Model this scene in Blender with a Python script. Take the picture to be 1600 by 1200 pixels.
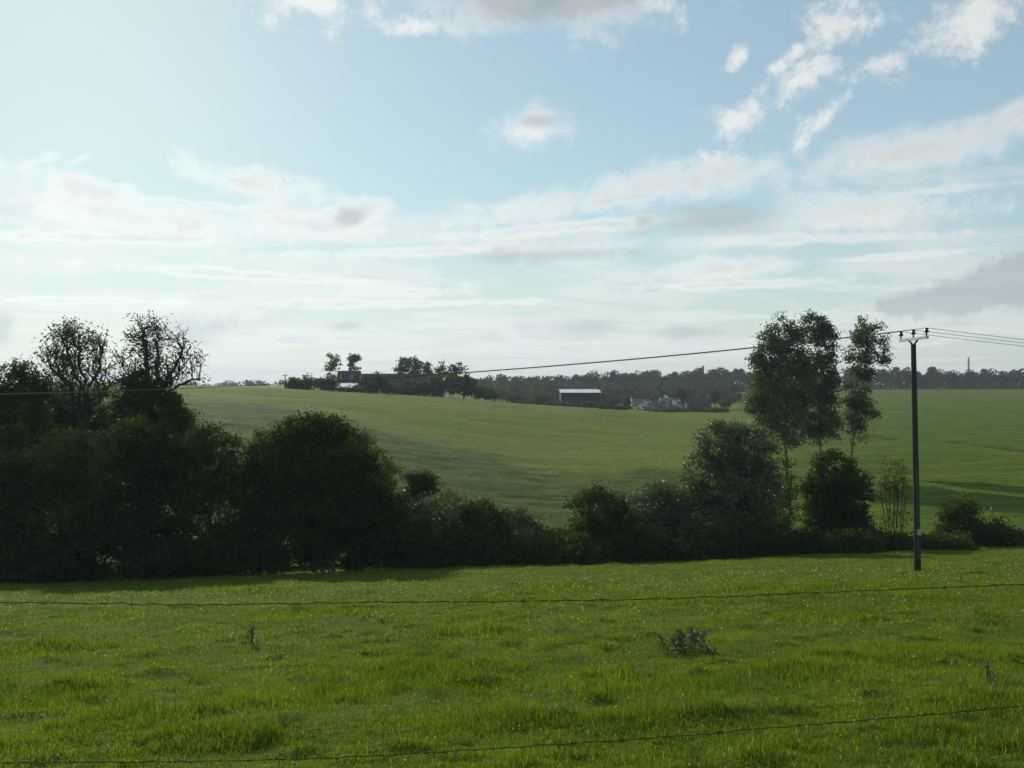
import bpy, math, random
import numpy as np
from mathutils import Vector, Matrix

# ---------------------------------------------------------------- scene, camera, light
for o in list(bpy.data.objects):
    bpy.data.objects.remove(o, do_unlink=True)
scene = bpy.context.scene
COL = scene.collection

F = 1570.0                      # focal length in photograph pixels (1600 wide)
cam_d = bpy.data.cameras.new('camera')
cam_d.sensor_width = 36.0
cam_d.lens = F / 1600.0 * 36.0
cam_d.clip_start = 0.05
cam_d.clip_end = 20000
cam = bpy.data.objects.new('camera', cam_d)
COL.objects.link(cam)
cam.location = (0, 0, 0)        # eye level is z = 0, the ground under it lies EYE below
cam.rotation_euler = (math.radians(90), 0, 0)
scene.camera = cam

EYE = 1.75
SUN_AZ, SUN_EL = -23.7, 22.0    # degrees from the view axis (+Y), + to the right
sun_dir = Vector((math.sin(math.radians(SUN_AZ)) * math.cos(math.radians(SUN_EL)),
                  math.cos(math.radians(SUN_AZ)) * math.cos(math.radians(SUN_EL)),
                  math.sin(math.radians(SUN_EL))))
sun_d = bpy.data.lights.new('sun', 'SUN')
sun_d.energy = 4.0
sun_d.angle = math.radians(0.6)
sun_d.color = (1.0, 0.94, 0.82)
sun_o = bpy.data.objects.new('sun', sun_d)
COL.objects.link(sun_o)
sun_o.rotation_euler = sun_dir.to_track_quat('Z', 'Y').to_euler()

scene.view_settings.view_transform = 'Standard'
scene.view_settings.look = 'None'
scene.view_settings.exposure = -0.12
scene.view_settings.gamma = 1.0
scene.view_settings.use_curve_mapping = False
scene.render.engine = 'CYCLES'
cy = scene.cycles
cy.use_denoising = True
cy.denoising_prefilter = 'ACCURATE'
cy.max_bounces = 6
cy.diffuse_bounces = 3
cy.glossy_bounces = 2
cy.transmission_bounces = 4
cy.volume_bounces = 0
cy.use_adaptive_sampling = True
cy.adaptive_threshold = 0.015
scene.render.film_transparent = False


class Nodes:
    """small helper to write shader maths"""
    def __init__(self, tree):
        self.t = tree
    def new(self, typ, **kw):
        n = self.t.nodes.new(typ)
        for k, v in kw.items():
            setattr(n, k, v)
        return n
    def put(self, sock, v):
        if v is None:
            return
        if isinstance(v, bpy.types.NodeSocket):
            self.t.links.new(v, sock)
        else:
            sock.default_value = v
    def m(self, op, a, b=None, c=None, clamp=False):
        n = self.new('ShaderNodeMath', operation=op, use_clamp=clamp)
        for i, v in enumerate((a, b, c)):
            self.put(n.inputs[i], v)
        return n.outputs[0]
    def vm(self, op, a, b=None, out=0):
        n = self.new('ShaderNodeVectorMath', operation=op)
        self.put(n.inputs[0], a)
        if b is not None:
            self.put(n.inputs[1], b)
        return n.outputs[out]
    def smooth(self, x, lo, hi, a=0.0, b=1.0):
        n = self.new('ShaderNodeMapRange', interpolation_type='SMOOTHSTEP')
        self.put(n.inputs[0], x)
        for i, v in enumerate((lo, hi, a, b)):
            self.put(n.inputs[i + 1], v)
        return n.outputs[0]
    def mix(self, f, a, b, blend='MIX'):
        n = self.new('ShaderNodeMix', data_type='RGBA', blend_type=blend)
        self.put(n.inputs[0], f)
        self.put(n.inputs[6], a if isinstance(a, bpy.types.NodeSocket) else tuple(a) + (1,) if len(a) == 3 else a)
        self.put(n.inputs[7], b if isinstance(b, bpy.types.NodeSocket) else tuple(b) + (1,) if len(b) == 3 else b)
        return n.outputs[2]
    def noise(self, vec, scale, detail=4, rough=0.5, dist=0.0, out=0):
        n = self.new('ShaderNodeTexNoise')
        self.put(n.inputs['Vector'], vec)
        n.inputs['Scale'].default_value = scale
        n.inputs['Detail'].default_value = detail
        n.inputs['Roughness'].default_value = rough
        n.inputs['Distortion'].default_value = dist
        return n.outputs[out]
    def comb(self, x, y, z=0.0):
        n = self.new('ShaderNodeCombineXYZ')
        for i, v in enumerate((x, y, z)):
            self.put(n.inputs[i], v)
        return n.outputs[0]


def px_dir(px, py):
    """photograph pixel -> azimuth, elevation in degrees"""
    dx, dy = (px - 800) / F, (600 - py) / F
    return math.degrees(math.atan(dx)), math.degrees(math.atan(dy / math.hypot(1, dx)))


SKY_STRENGTH = 0.15
VEIL = 0.075                     # how strongly the high veil evens out the glare round the sun
SKY_TINT = (0.88, 1.09, 1.03)


def build_world():
    w = bpy.data.worlds.new('World')
    scene.world = w
    w.use_nodes = True
    t = w.node_tree
    t.nodes.clear()
    N = Nodes(t)
    sky = N.new('ShaderNodeTexSky', sky_type='NISHITA')
    sky.sun_disc = False
    sky.sun_elevation = math.radians(SUN_EL)
    sky.sun_rotation = math.radians(SUN_AZ)
    sky.altitude = 100
    sky.air_density = 1.0
    sky.dust_density = 0.25
    sky.ozone_density = 1.5
    tc = N.new('ShaderNodeTexCoord')
    d = tc.outputs['Generated']
    sep = N.new('ShaderNodeSeparateXYZ')
    t.links.new(d, sep.inputs[0])
    x, y, z = sep.outputs
    az = N.m('MULTIPLY', N.m('ARCTAN2', x, y), 57.29578)
    el = N.m('MULTIPLY', N.m('ARCSINE', z), 57.29578)
    ae = N.comb(az, el, 0.0)
    # billow noises in direction space, shared by the single clouds
    bill = N.noise(d, 26.0, 9, 0.68, 0.2)
    bill2 = N.noise(N.vm('MULTIPLY', d, (1.0, 1.0, 2.4)), 8.0, 6, 0.6, 0.4)
    wob = N.m('ADD', N.m('MULTIPLY', N.m('SUBTRACT', bill, 0.5), 4.6), N.m('MULTIPLY', N.m('SUBTRACT', bill2, 0.5), 3.6))
    # the air itself: softened towards the sun by thin high veil
    lum = N.new('ShaderNodeRGBToBW')
    t.links.new(sky.outputs[0], lum.inputs[0])
    L0 = lum.outputs[0]
    comp = N.m('DIVIDE', 1.0, N.m('ADD', 1.0, N.m('MULTIPLY', L0, VEIL)))
    base = N.vm('MULTIPLY', N.vm('MULTIPLY', sky.outputs[0], N.comb(comp, comp, comp)), SKY_TINT)
    L = N.m('MULTIPLY', L0, comp)

    def single(px, py, rx, ry, rot=0.0, k=1.0):
        a, e = px_dir(px, py)
        mp = N.new('ShaderNodeMapping', vector_type='TEXTURE')
        t.links.new(ae, mp.inputs[0])
        sx = 27.4 * (1 + ((px - 800) / F) ** 2)
        mp.inputs['Location'].default_value = (a, e, 0)
        mp.inputs['Rotation'].default_value = (0, 0, math.radians(rot))
        mp.inputs['Scale'].default_value = (rx / sx, ry / sx, 1)
        q = N.vm('LENGTH', mp.outputs[0], out=1)
        return N.m('ADD', N.m('SUBTRACT', 1.0, q), N.m('MULTIPLY', wob, k))

    def union(lst):
        r = lst[0]
        for v in lst[1:]:
            r = N.m('MAXIMUM', r, v)
        return r

    bright = union([
        single(828, 200, 76, 46, 0, 0.5),
        single(470, 0, 150, 46, 0, 0.9), single(650, 40, 60, 20, 0, 0.9),
        single(770, 4, 150, 70, 0, 0.55), single(910, 12, 150, 60, 0, 0.55), single(1040, 0, 90, 30, 0, 0.9),
        single(1160, 178, 80, 34, 38, 0.9), single(1268, 118, 74, 34, 28, 0.9), single(1325, 35, 100, 56, 20, 1.0),
        single(1410, 85, 110, 32, 22, 0.9), single(1515, 30, 95, 46, 28, 0.9), single(1302, 172, 60, 18, 38, 0.9),
        single(1245, 80, 60, 16, 32, 1.0), single(1155, 88, 24, 14, 40, 0.9),
    ])
    veil = union([
        single(1450, 232, 290, 50, 9, 0.40), single(1590, 178, 90, 30, 14, 0.45),
        single(1060, 285, 230, 48, 3, 0.5), single(1380, 325, 260, 50, 0, 0.5), single(860, 320, 200, 30, 8, 0.5),
        single(410, 290, 170, 40, -8, 0.55), single(120, 290, 170, 36, -14, 0.55), single(60, 252, 90, 14, 24, 0.7),
        single(130, 245, 60, 12, 30, 0.7), single(550, 335, 70, 36, 12, 0.5), single(250, 340, 300, 40, -4, 0.5),
        single(480, 350, 170, 26, -6, 0.5), single(1130, 420, 170, 22, 3, 0.5), single(640, 455, 110, 16, 0, 0.5),
        single(330, 322, 300, 12, -3, 0.55), single(200, 372, 330, 12, 2, 0.55), single(700, 392, 330, 12, 2, 0.55), single(420, 432, 360, 10, -2, 0.55),
        single(930, 352, 300, 14, 4, 0.55), single(1330, 372, 330, 14, -1, 0.55), single(1450, 300, 240, 14, 2, 0.55), single(640, 474, 320, 8, 1, 0.55),
        single(1150, 445, 260, 9, 1, 0.55), single(120, 470, 260, 8, 1, 0.55), single(1400, 400, 200, 9, 2, 0.55), single(980, 310, 220, 14, 7, 0.55),
    ])
    grey = union([
        single(838, 190, 46, 15, 0, 0.4), single(910, 512, 130, 24, 2, 0.35), single(541, 509, 36, 9, 0, 0.3), single(1110, 340, 150, 36, 2, 0.4),
        single(548, 340, 30, 16, 10, 0.3), single(1065, 520, 70, 12, 0, 0.4), single(0, 510, 40, 46, 0, 0.4),
        single(840, 400, 180, 20, 0, 0.4), single(340, 510, 130, 40, 10, 0.35),
    ])
    heavy = union([single(850, -14, 190, 62, 0, 0.36), single(1510, 466, 180, 34, 3, 0.42), single(1590, 432, 100, 56, 10, 0.45), single(1420, 476, 90, 20, 0, 0.4)])
    h_m = N.smooth(heavy, 0.0, 0.5)
    b_m = N.smooth(bright, -0.05, 1.15)
    v_m = N.smooth(veil, 0.0, 1.0)
    v_edge = N.m('SUBTRACT', 1.0, N.smooth(veil, 0.35, 1.2))
    g_m = N.smooth(grey, 0.0, 0.9)
    # thin layered cloud that goes on all round, flattened by perspective towards the horizon
    zz = N.m('ADD', N.m('MAXIMUM', z, 0.0), 0.07)
    p = N.comb(N.m('DIVIDE', x, zz), N.m('DIVIDE', y, zz), 0.0)
    lay = N.noise(p, 0.95, 9, 0.60, 0.7)
    lay2 = N.noise(N.vm('MULTIPLY', p, (0.35, 0.9, 1.0)), 0.9, 5, 0.55, 0.3)
    cov = N.smooth(el, 8.5, 13.0, 0.075, -0.16)
    f = N.m('ADD', N.m('ADD', N.m('MULTIPLY', lay, 0.65), N.m('MULTIPLY', lay2, 0.35)), cov)
    l_m = N.m('MULTIPLY', N.smooth(f, 0.50, 0.66), 0.72)
    l_g = N.smooth(f, 0.58, 0.72)

    def tinted(k, add, c):
        v = N.m('ADD', N.m('MULTIPLY', L, k), add)
        return N.vm('MULTIPLY', N.comb(v, v, v), c)
    white = tinted(0.6, 4.2, (0.98, 1.0, 0.98))
    pale = tinted(0.5, 3.3, (0.95, 1.0, 0.98))
    shade = tinted(0.6, 1.9, (0.86, 1.0, 1.03))
    dark = tinted(0.48, 1.3, (0.86, 1.0, 1.06))
    low = N.smooth(el, 0.0, 11.0, 0.70, 0.0)
    c = N.mix(low, base, tinted(0.86, 0.25, (0.88, 1.0, 1.0)))       # moist air near the horizon
    c = N.mix(0.32, c, tinted(0.55, 2.9, (0.94, 1.0, 0.99)))                 # thin veil everywhere
    c = N.mix(l_m, c, N.mix(N.m('MULTIPLY', l_g, 0.85), N.mix(0.5, pale, white), shade))
    c = N.mix(N.m('MULTIPLY', v_m, 0.85), c, N.mix(v_edge, pale, white))
    c = N.mix(N.m('MULTIPLY', b_m, 0.92), c, white)
    c = N.mix(N.m('MULTIPLY', g_m, 0.55), c, dark)
    c = N.mix(N.m('MULTIPLY', h_m, 0.7), c, dark)
    bg = N.new('ShaderNodeBackground')
    t.links.new(c, bg.inputs[0])
    bg.inputs[1].default_value = SKY_STRENGTH
    out = N.new('ShaderNodeOutputWorld')
    t.links.new(bg.outputs[0], out.inputs[0])


build_world()

# ---------------------------------------------------------------- helpers
rng = np.random.default_rng(7)


def hash2(ix, iy, seed):
    h = (ix * 374761393 + iy * 668265263 + seed * 974711) & 0xFFFFFFFF
    h = ((h ^ (h >> 13)) * 1274126177) & 0xFFFFFFFF
    return ((h ^ (h >> 16)) & 0xFFFF) / 65535.0


def vnoise(x, y, seed=0):
    """value noise 0..1, vectorised"""
    x = np.asarray(x, float); y = np.asarray(y, float)
    ix = np.floor(x).astype(np.int64); iy = np.floor(y).astype(np.int64)
    fx = x - ix; fy = y - iy
    fx = fx * fx * (3 - 2 * fx); fy = fy * fy * (3 - 2 * fy)
    a = hash2(ix, iy, seed); b = hash2(ix + 1, iy, seed)
    c = hash2(ix, iy + 1, seed); d = hash2(ix + 1, iy + 1, seed)
    return (a * (1 - fx) + b * fx) * (1 - fy) + (c * (1 - fx) + d * fx) * fy


def sstep(x, a, b):
    t = np.clip((np.asarray(x, float) - a) / (b - a), 0, 1)
    return t * t * (3 - 2 * t)


def mesh_np(name, verts, faces, mat=None, smooth=False):
    """mesh from arrays; faces (n,3) or (n,4)"""
    verts = np.asarray(verts, np.float32); faces = np.asarray(faces, np.int32)
    me = bpy.data.meshes.new(name)
    n, k = faces.shape
    me.vertices.add(len(verts)); me.vertices.foreach_set('co', verts.ravel())
    me.loops.add(n * k); me.loops.foreach_set('vertex_index', faces.ravel())
    me.polygons.add(n)
    me.polygons.foreach_set('loop_start', np.arange(0, n * k, k, dtype=np.int32))
    me.polygons.foreach_set('use_smooth', np.full(n, smooth))
    me.update(calc_edges=True)
    if mat:
        me.materials.append(mat)
    return me


def link(name, me, parent=None, loc=None):
    o = bpy.data.objects.new(name, me)
    COL.objects.link(o)
    if parent:
        o.parent = parent
    if loc is not None:
        o.location = loc
    return o


def tag(o, label=None, cat=None, group=None, kind=None):
    if label: o['label'] = label
    if cat: o['category'] = cat
    if group: o['group'] = group
    if kind: o['kind'] = kind
    return o


def thing(name, label, cat, loc, rz=0.0, group=None):
    o = bpy.data.objects.new(name, None)
    COL.objects.link(o)
    o.location = loc
    o.rotation_euler = (0, 0, rz)
    o.empty_display_size = 0.2
    return tag(o, label, cat, group)


class MB:
    """collects boxes, prisms and tubes into one mesh"""
    def __init__(self):
        self.v = []; self.f = []
    def add(self, vs, fs):
        b = len(self.v)
        self.v += [tuple(p) for p in vs]
        self.f += [tuple(i + b for i in f) for f in fs]
    def box(self, c, s, rot=None):
        c = Vector(c)
        vs = []
        for dx in (-.5, .5):
            for dy in (-.5, .5):
                for dz in (-.5, .5):
                    p = Vector((dx * s[0], dy * s[1], dz * s[2]))
                    if rot: p = rot @ p
                    vs.append(c + p)
        self.add(vs, [(0, 1, 3, 2), (4, 6, 7, 5), (0, 4, 5, 1), (2, 3, 7, 6), (0, 2, 6, 4), (1, 5, 7, 3)])
    def tube(self, pts, rad, n=8, cap=True):
        pts = [Vector(p) for p in pts]
        if not hasattr(rad, '__len__'): rad = [rad] * len(pts)
        b = len(self.v)
        for i, p in enumerate(pts):
            t = (pts[min(i + 1, len(pts) - 1)] - pts[max(i - 1, 0)])
            t = t.normalized() if t.length > 1e-9 else Vector((0, 0, 1))
            a = t.cross(Vector((0, 0, 1)) if abs(t.z) < 0.9 else Vector((1, 0, 0))).normalized()
            c = t.cross(a)
            for k in range(n):
                an = 2 * math.pi * k / n
                self.v.append(tuple(p + (a * math.cos(an) + c * math.sin(an)) * rad[i]))
        for i in range(len(pts) - 1):
            for k in range(n):
                k2 = (k + 1) % n
                self.f.append((b + i * n + k, b + i * n + k2, b + (i + 1) * n + k2, b + (i + 1) * n + k))
        if cap:
            self.f.append(tuple(b + k for k in reversed(range(n))))
            self.f.append(tuple(b + (len(pts) - 1) * n + k for k in range(n)))
    def build(self, name, mat, parent=None, smooth=False):
        me = bpy.data.meshes.new(name)
        me.from_pydata(self.v, [], self.f)
        me.update()
        if smooth:
            me.polygons.foreach_set('use_smooth', [True] * len(me.polygons))
        if mat: me.materials.append(mat)
        return link(name, me, parent)


def material(name):
    m = bpy.data.materials.new(name)
    m.use_nodes = True
    m.node_tree.nodes.clear()
    N = Nodes(m.node_tree)
    out = N.new('ShaderNodeOutputMaterial')
    return m, N, out


def leaf_material(name, col, col2, trans=0.35, gloss=0.06, scale=0.6):
    """green leaves: diffuse both sides, light through them, a faint sheen"""
    m, N, out = material(name)
    geo = N.new('ShaderNodeNewGeometry')
    oi = N.new('ShaderNodeObjectInfo')
    tc = N.new('ShaderNodeTexCoord')
    n1 = N.noise(tc.outputs['Object'], scale, 3, 0.6)
    f = N.m('ADD', N.m('MULTIPLY', geo.outputs['Random Per Island'], 0.55), N.m('MULTIPLY', N.smooth(n1, 0.3, 0.7), 0.45))
    c = N.mix(f, col, col2)
    v = N.m('ADD', 0.85, N.m('MULTIPLY', oi.outputs['Random'], 0.3))
    c = N.vm('MULTIPLY', c, N.comb(v, v, v))
    df = N.new('ShaderNodeBsdfDiffuse'); N.put(df.inputs[0], c)
    tr = N.new('ShaderNodeBsdfTranslucent')
    N.put(tr.inputs[0], N.vm('MULTIPLY', c, (1.5, 1.35, 0.6)))
    ms = N.new('ShaderNodeMixShader'); ms.inputs[0].default_value = trans
    N.t.links.new(df.outputs[0], ms.inputs[1]); N.t.links.new(tr.outputs[0], ms.inputs[2])
    gl = N.new('ShaderNodeBsdfGlossy'); gl.inputs['Roughness'].default_value = 0.45
    gl.inputs[0].default_value = (0.8, 0.85, 0.8, 1)
    m2 = N.new('ShaderNodeMixShader'); m2.inputs[0].default_value = gloss
    N.t.links.new(ms.outputs[0], m2.inputs[1]); N.t.links.new(gl.outputs[0], m2.inputs[2])
    N.t.links.new(m2.outputs[0], out.inputs[0])
    return m


def plain_material(name, col, col2, scale=3.0, rough=0.8, metal=0.0, bump=0.3, stretch=(1, 1, 1), spec=0.3):
    m, N, out = material(name)
    tc = N.new('ShaderNodeTexCoord')
    v = N.vm('MULTIPLY', tc.outputs['Object'], stretch)
    n1 = N.noise(v, scale, 6, 0.6)
    b = N.new('ShaderNodeBsdfPrincipled')
    N.put(b.inputs['Base Color'], N.mix(N.smooth(n1, 0.3, 0.7), col, col2))
    N.put(b.inputs['Roughness'], N.m('ADD', rough - 0.08, N.m('MULTIPLY', n1, 0.16)))
    b.inputs['Metallic'].default_value = metal
    b.inputs['Specular IOR Level'].default_value = spec
    if bump:
        bp = N.new('ShaderNodeBump'); bp.inputs['Strength'].default_value = bump
        bp.inputs['Distance'].default_value = 0.02
        N.put(bp.inputs['Height'], N.noise(v, scale * 4, 4, 0.6))
        N.t.links.new(bp.outputs[0], b.inputs['Normal'])
    N.t.links.new(b.outputs[0], out.inputs[0])
    return m


# ---------------------------------------------------------------- terrain
def plane_z(u, d):
    return -EYE - 0.147 * d + 0.030 * u * d


ctrl = []       # (u, ln d, z)
for u in (-1.2, -0.8, -0.5, -0.25, 0, 0.25, 0.5, 0.8, 1.2):
    for d in (1.0, 2.5, 6, 12, 20, 30, 40, 48, 54):
        ctrl.append((u, math.log(d), plane_z(max(-0.6, min(0.6, u)), d)))
# (photo px, photo py, distance) of points on the ground
for px, py, d in [
    (-300, 800, 70), (0, 805, 72), (200, 812, 74), (400, 818, 76), (600, 828, 78), (800, 838, 80), (1000, 838, 80),
    (1200, 826, 78), (1400, 802, 77), (1600, 782, 80), (1900, 772, 80),
    (-300, 690, 110), (0, 700, 110), (400, 705, 110), (600, 735, 108), (800, 760, 108), (1000, 764, 106),
    (1200, 738, 108), (1400, 730, 108), (1600, 726, 108), (1900, 720, 110),
    (-300, 640, 160), (0, 645, 155), (400, 650, 150), (600, 676, 148), (800, 700, 148), (1000, 704, 150),
    (1200, 696, 150), (1400, 690, 150), (1600, 686, 150), (1900, 684, 150),
    (-300, 611, 210), (0, 609, 210), (200, 608, 210), (400, 611, 210), (500, 613, 225), (600, 618.5, 238), (700, 624, 248),
    (800, 631, 258), (900, 637, 264), (1000, 645, 264), (1100, 654, 260), (1200, 655, 262), (1400, 650, 262), (1600, 652, 262),
    (1900, 650, 262),
    (0, 609, 300), (400, 610, 300), (500, 611, 295), (600, 615, 300), (700, 623, 310),
    (800, 634, 350), (900, 636, 370), (1000, 640, 345), (1060, 643, 335), (1120, 641, 335), (1200, 638, 335), (1400, 632, 340), (1600, 632, 340),
    (1900, 632, 340),
    (0, 606, 600), (400, 606, 600), (600, 608, 600), (800, 612, 600), (900, 610, 600), (1050, 609, 600), (1200, 607.5, 600), (1400, 607.5, 600), (1600, 607.5, 600),
    (1900, 608, 600),
    (0, 603, 1200), (400, 603, 1200), (800, 602, 1200), (1200, 601, 1200), (1600, 601, 1200),
    (-300, 601, 5000), (400, 601, 5000), (800, 601, 5000), (1200, 601, 5000), (1900, 601, 5000),
]:
    ctrl.append(((px - 800) / F, math.log(d), -(py - 600) / F * d))
ctrl = np.array(ctrl)
CS = np.column_stack([ctrl[:, 0] * 2.2, ctrl[:, 1]])


def tps_k(r2):
    return 0.5 * r2 * np.log(np.maximum(r2, 1e-12))


_n = len(CS)
_K = tps_k(((CS[:, None] - CS[None]) ** 2).sum(-1)) + np.eye(_n) * 0.002
_P = np.column_stack([np.ones(_n), CS])
_A = np.block([[_K, _P], [_P.T, np.zeros((3, 3))]])
# interpolate the tangent of the dip (z / d), which is what the eye reads, not z itself
_W = np.linalg.solve(_A, np.concatenate([ctrl[:, 2] / np.exp(ctrl[:, 1]) + EYE / np.exp(ctrl[:, 1]), np.zeros(3)]))


def tps(u, v):
    q = np.column_stack([u * 2.2, v])
    out = np.empty(len(q))
    for i in range(0, len(q), 20000):
        s = q[i:i + 20000]
        k = tps_k(((s[:, None] - CS[None]) ** 2).sum(-1))
        out[i:i + 20000] = k @ _W[:_n] + _W[_n] + s @ _W[_n + 1:]
    return out


def rough_mask(x, y):
    """rough unmown pasture on the lower hillside; its upper edge runs slantwise across the hill"""
    u = x / np.maximum(y, 1.0)
    px = u * F + 800
    # only left of the stream's bend
    edge = np.interp(px, [-500, 300, 420, 520, 640, 760, 850, 1060, 1200, 1300], [178, 176, 174, 165, 145, 137, 126, 116, 108, 70])
    wob = (vnoise(x * 0.12, y * 0.12, 8) - 0.5) * 16 + (vnoise(x * 0.4, y * 0.4, 9) - 0.5) * 8
    return (1 - sstep(y + wob, edge - 7, edge + 7)) * (1 - sstep(px, 1180, 1280))


def ground_z(x, y):
    """ground height relative to the eye, for arrays or numbers"""
    x = np.atleast_1d(np.asarray(x, float)); y = np.atleast_1d(np.asarray(y, float))
    r = np.hypot(x, y)
    ang = np.arctan2(x, y)
    front = np.clip(ang, -0.98, 0.98)
    d = np.maximum(r * np.cos(front), 1.0)
    u = np.tan(front)
    z = tps(u, np.log(d)) * d - EYE
    # behind the viewer the slope goes on gently uphill
    w = sstep(np.abs(ang), 0.98, 1.9)
    z = z * (1 - w) + (-EYE + 0.02 * np.minimum(r, 600)) * w
    # tussocks and hollows of the pasture
    near = 1 - sstep(r, 55, 75)
    z = z + near * ((vnoise(x * 1.1, y * 1.1, 1) - 0.5) * 0.09 + (vnoise(x * 0.3, y * 0.3, 2) - 0.5) * 0.07
                    + np.maximum(vnoise(x * 2.3, y * 2.3, 3) - 0.60, 0) * 0.20)
    far = sstep(r, 60, 90) * (1 - sstep(r, 240, 300))
    z = z + far * ((vnoise(x * 0.5, y * 0.5, 4) - 0.5) * 0.22 + (vnoise(x * 0.08, y * 0.14, 5) - 0.5) * 0.5)
    # little terraces trodden along the rough slope
    z = z + far * rough_mask(x, y) * ((vnoise(x * .14, y * .8, 41) - .5) * .20 + (vnoise(x * .45, y * 1.2, 42) - .5) * .24)
    front_ok = (y > 60) & (y < 220) & (x > 0)
    return z - np.where(front_ok, ditch(x, y), 0) * 0.55


def ditch(x, y):
    """old grassy ditch slanting across the right-hand field"""
    u = x / np.maximum(y, 1.0)
    line = np.interp(u * F + 800, [1330, 1400, 1500, 1640, 2000], [172, 160, 143, 118, 90])
    on = sstep(u * F + 800, 1300, 1360)
    return on * np.exp(-((y - line + (vnoise(x * .2, y * .2, 15) - .5) * 3) / 2.2) ** 2)


def gz(x, y):
    return float(ground_z(x, y)[0])


def at(px, d):
    """point on the ground below photograph column px at distance d"""
    x = (px - 800) / F * d
    return Vector((x, d, gz(x, d)))


def pasture_material():
    m, N, out = material('pasture')
    tc = N.new('ShaderNodeTexCoord')
    P = tc.outputs['Object']
    a_r = N.new('ShaderNodeAttribute', attribute_name='rough').outputs['Fac']
    a_n = N.new('ShaderNodeAttribute', attribute_name='near').outputs['Fac']
    a_g = N.new('ShaderNodeAttribute', attribute_name='lush_dim').outputs['Fac']
    n1 = N.noise(P, 0.9, 8, 0.65)
    n2 = N.noise(P, 0.06, 4, 0.55)
    n3 = N.noise(N.vm('MULTIPLY', P, (0.25, 1.0, 1.0)), 0.35, 6, 0.6)
    mown = N.mix(N.smooth(n2, 0.3, 0.7), (0.118, 0.172, 0.011), (0.164, 0.195, 0.016))
    mown = N.mix(N.m('MULTIPLY', N.smooth(n3, 0.35, 0.7), 0.5), mown, (0.075, 0.138, 0.009))
    n4 = N.noise(N.vm('MULTIPLY', P, (0.22, 1.0, 1.0)), 0.8, 7, 0.7)
    roughc = N.mix(N.smooth(n4, 0.38, 0.66), (0.038, 0.074, 0.009), (0.100, 0.148, 0.014))
    lush_dim = N.mix(N.smooth(n3, 0.35, 0.65), (0.060, 0.118, 0.006), (0.110, 0.165, 0.009))  # separate field's own green, with lens edge darkening tinted in
    lush_dim = N.mix(a_r, lush_dim, (0.030, 0.048, 0.014))
    near = N.mix(N.smooth(n1, 0.3, 0.7), (0.055, 0.090, 0.008), (0.120, 0.175, 0.010))
    c = N.mix(a_r, mown, roughc)
    c = N.mix(a_g, c, lush_dim)
    g5 = N.noise(N.vm('MULTIPLY', P, (0.7, 1.0, 1.0)), 2.6, 5, 0.75)
    g5 = N.smooth(g5, 0.30, 0.70, 0.55, 1.40)           # single tufts and bare spots
    c = N.vm('MULTIPLY', c, N.comb(g5, g5, g5))
    c = N.mix(a_n, c, near)
    b = N.new('ShaderNodeBsdfPrincipled')
    N.put(b.inputs['Base Color'], c)
    b.inputs['Roughness'].default_value = 0.95
    b.inputs['Specular IOR Level'].default_value = 0.05
    bp = N.new('ShaderNodeBump'); bp.inputs['Strength'].default_value = 0.9; bp.inputs['Distance'].default_value = 0.22
    N.put(bp.inputs['Height'], N.noise(P, 2.2, 6, 0.7))
    N.t.links.new(bp.outputs[0], b.inputs['Normal'])
    N.t.links.new(b.outputs[0], out.inputs[0])
    return m


def build_terrain():
    mat = pasture_material()
    fr = np.radians(np.arange(-64, 64.01, 0.26))
    bk = np.radians(np.arange(68, 293, 4.0))
    ang = np.concatenate([fr, bk])
    rad = np.concatenate([np.geomspace(0.4, 5, 14)[:-1], np.geomspace(5, 60, 200)[:-1], np.geomspace(60, 320, 170)[:-1], np.geomspace(320, 4500, 40)])
    A, R = np.meshgrid(ang, rad)            # rows = rings
    X = (np.sin(A) * R).ravel(); Y = (np.cos(A) * R).ravel()
    Z = ground_z(X, Y)
    V = np.column_stack([X, Y, Z])
    nr, na = A.shape
    i, j = np.meshgrid(np.arange(nr - 1), np.arange(na), indexing='ij')
    j2 = (j + 1) % na
    Q = np.stack([i * na + j, (i + 1) * na + j, (i + 1) * na + j2, i * na + j2], -1).reshape(-1, 4)[:, ::-1]
    cx = V[Q, 0].mean(1); cyy = V[Q, 1].mean(1); cr = np.hypot(cx, cyy)
    u = cx / np.maximum(cyy, 1e-3)
    infront = (cyy > 0.5 * np.abs(cx))
    meadow = cr < 62
    hill = infront & ~meadow & (u < 0.24) & (cr < 272 + 40 * np.clip(u, -1, .3))
    right = infront & ~meadow & ~hill & (u >= 0.24) & (cyy < 620)
    rest = ~(meadow | hill | right)
    rm = np.maximum(rough_mask(X, Y), ditch(X, Y) * (Y > 60) * (X > 0))
    near = 1 - sstep(np.hypot(X, Y), 52, 66)
    U = X / np.maximum(Y, 1e-3)
    lush_dim = sstep(U + (vnoise(X * .02, Y * .02, 6) - .5) * 0.05, 0.19, 0.27) * (Y > 0)
    # valley floor behind the hedge is lush as well
    for name, sel in (('meadow', meadow), ('hillside_field', hill), ('far_field', right), ('terrain', rest)):
        q = Q[sel]
        used, inv = np.unique(q, return_inverse=True)
        me = mesh_np(name, V[used], inv.reshape(-1, 4), mat, True)
        for an, arr in (('rough', rm), ('near', near), ('lush_dim', lush_dim)):
            at_ = me.attributes.new(an, 'FLOAT', 'POINT')
            at_.data.foreach_set('value', arr[used].astype(np.float32))
        tag(link(name, me), kind='structure')


build_terrain()

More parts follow.
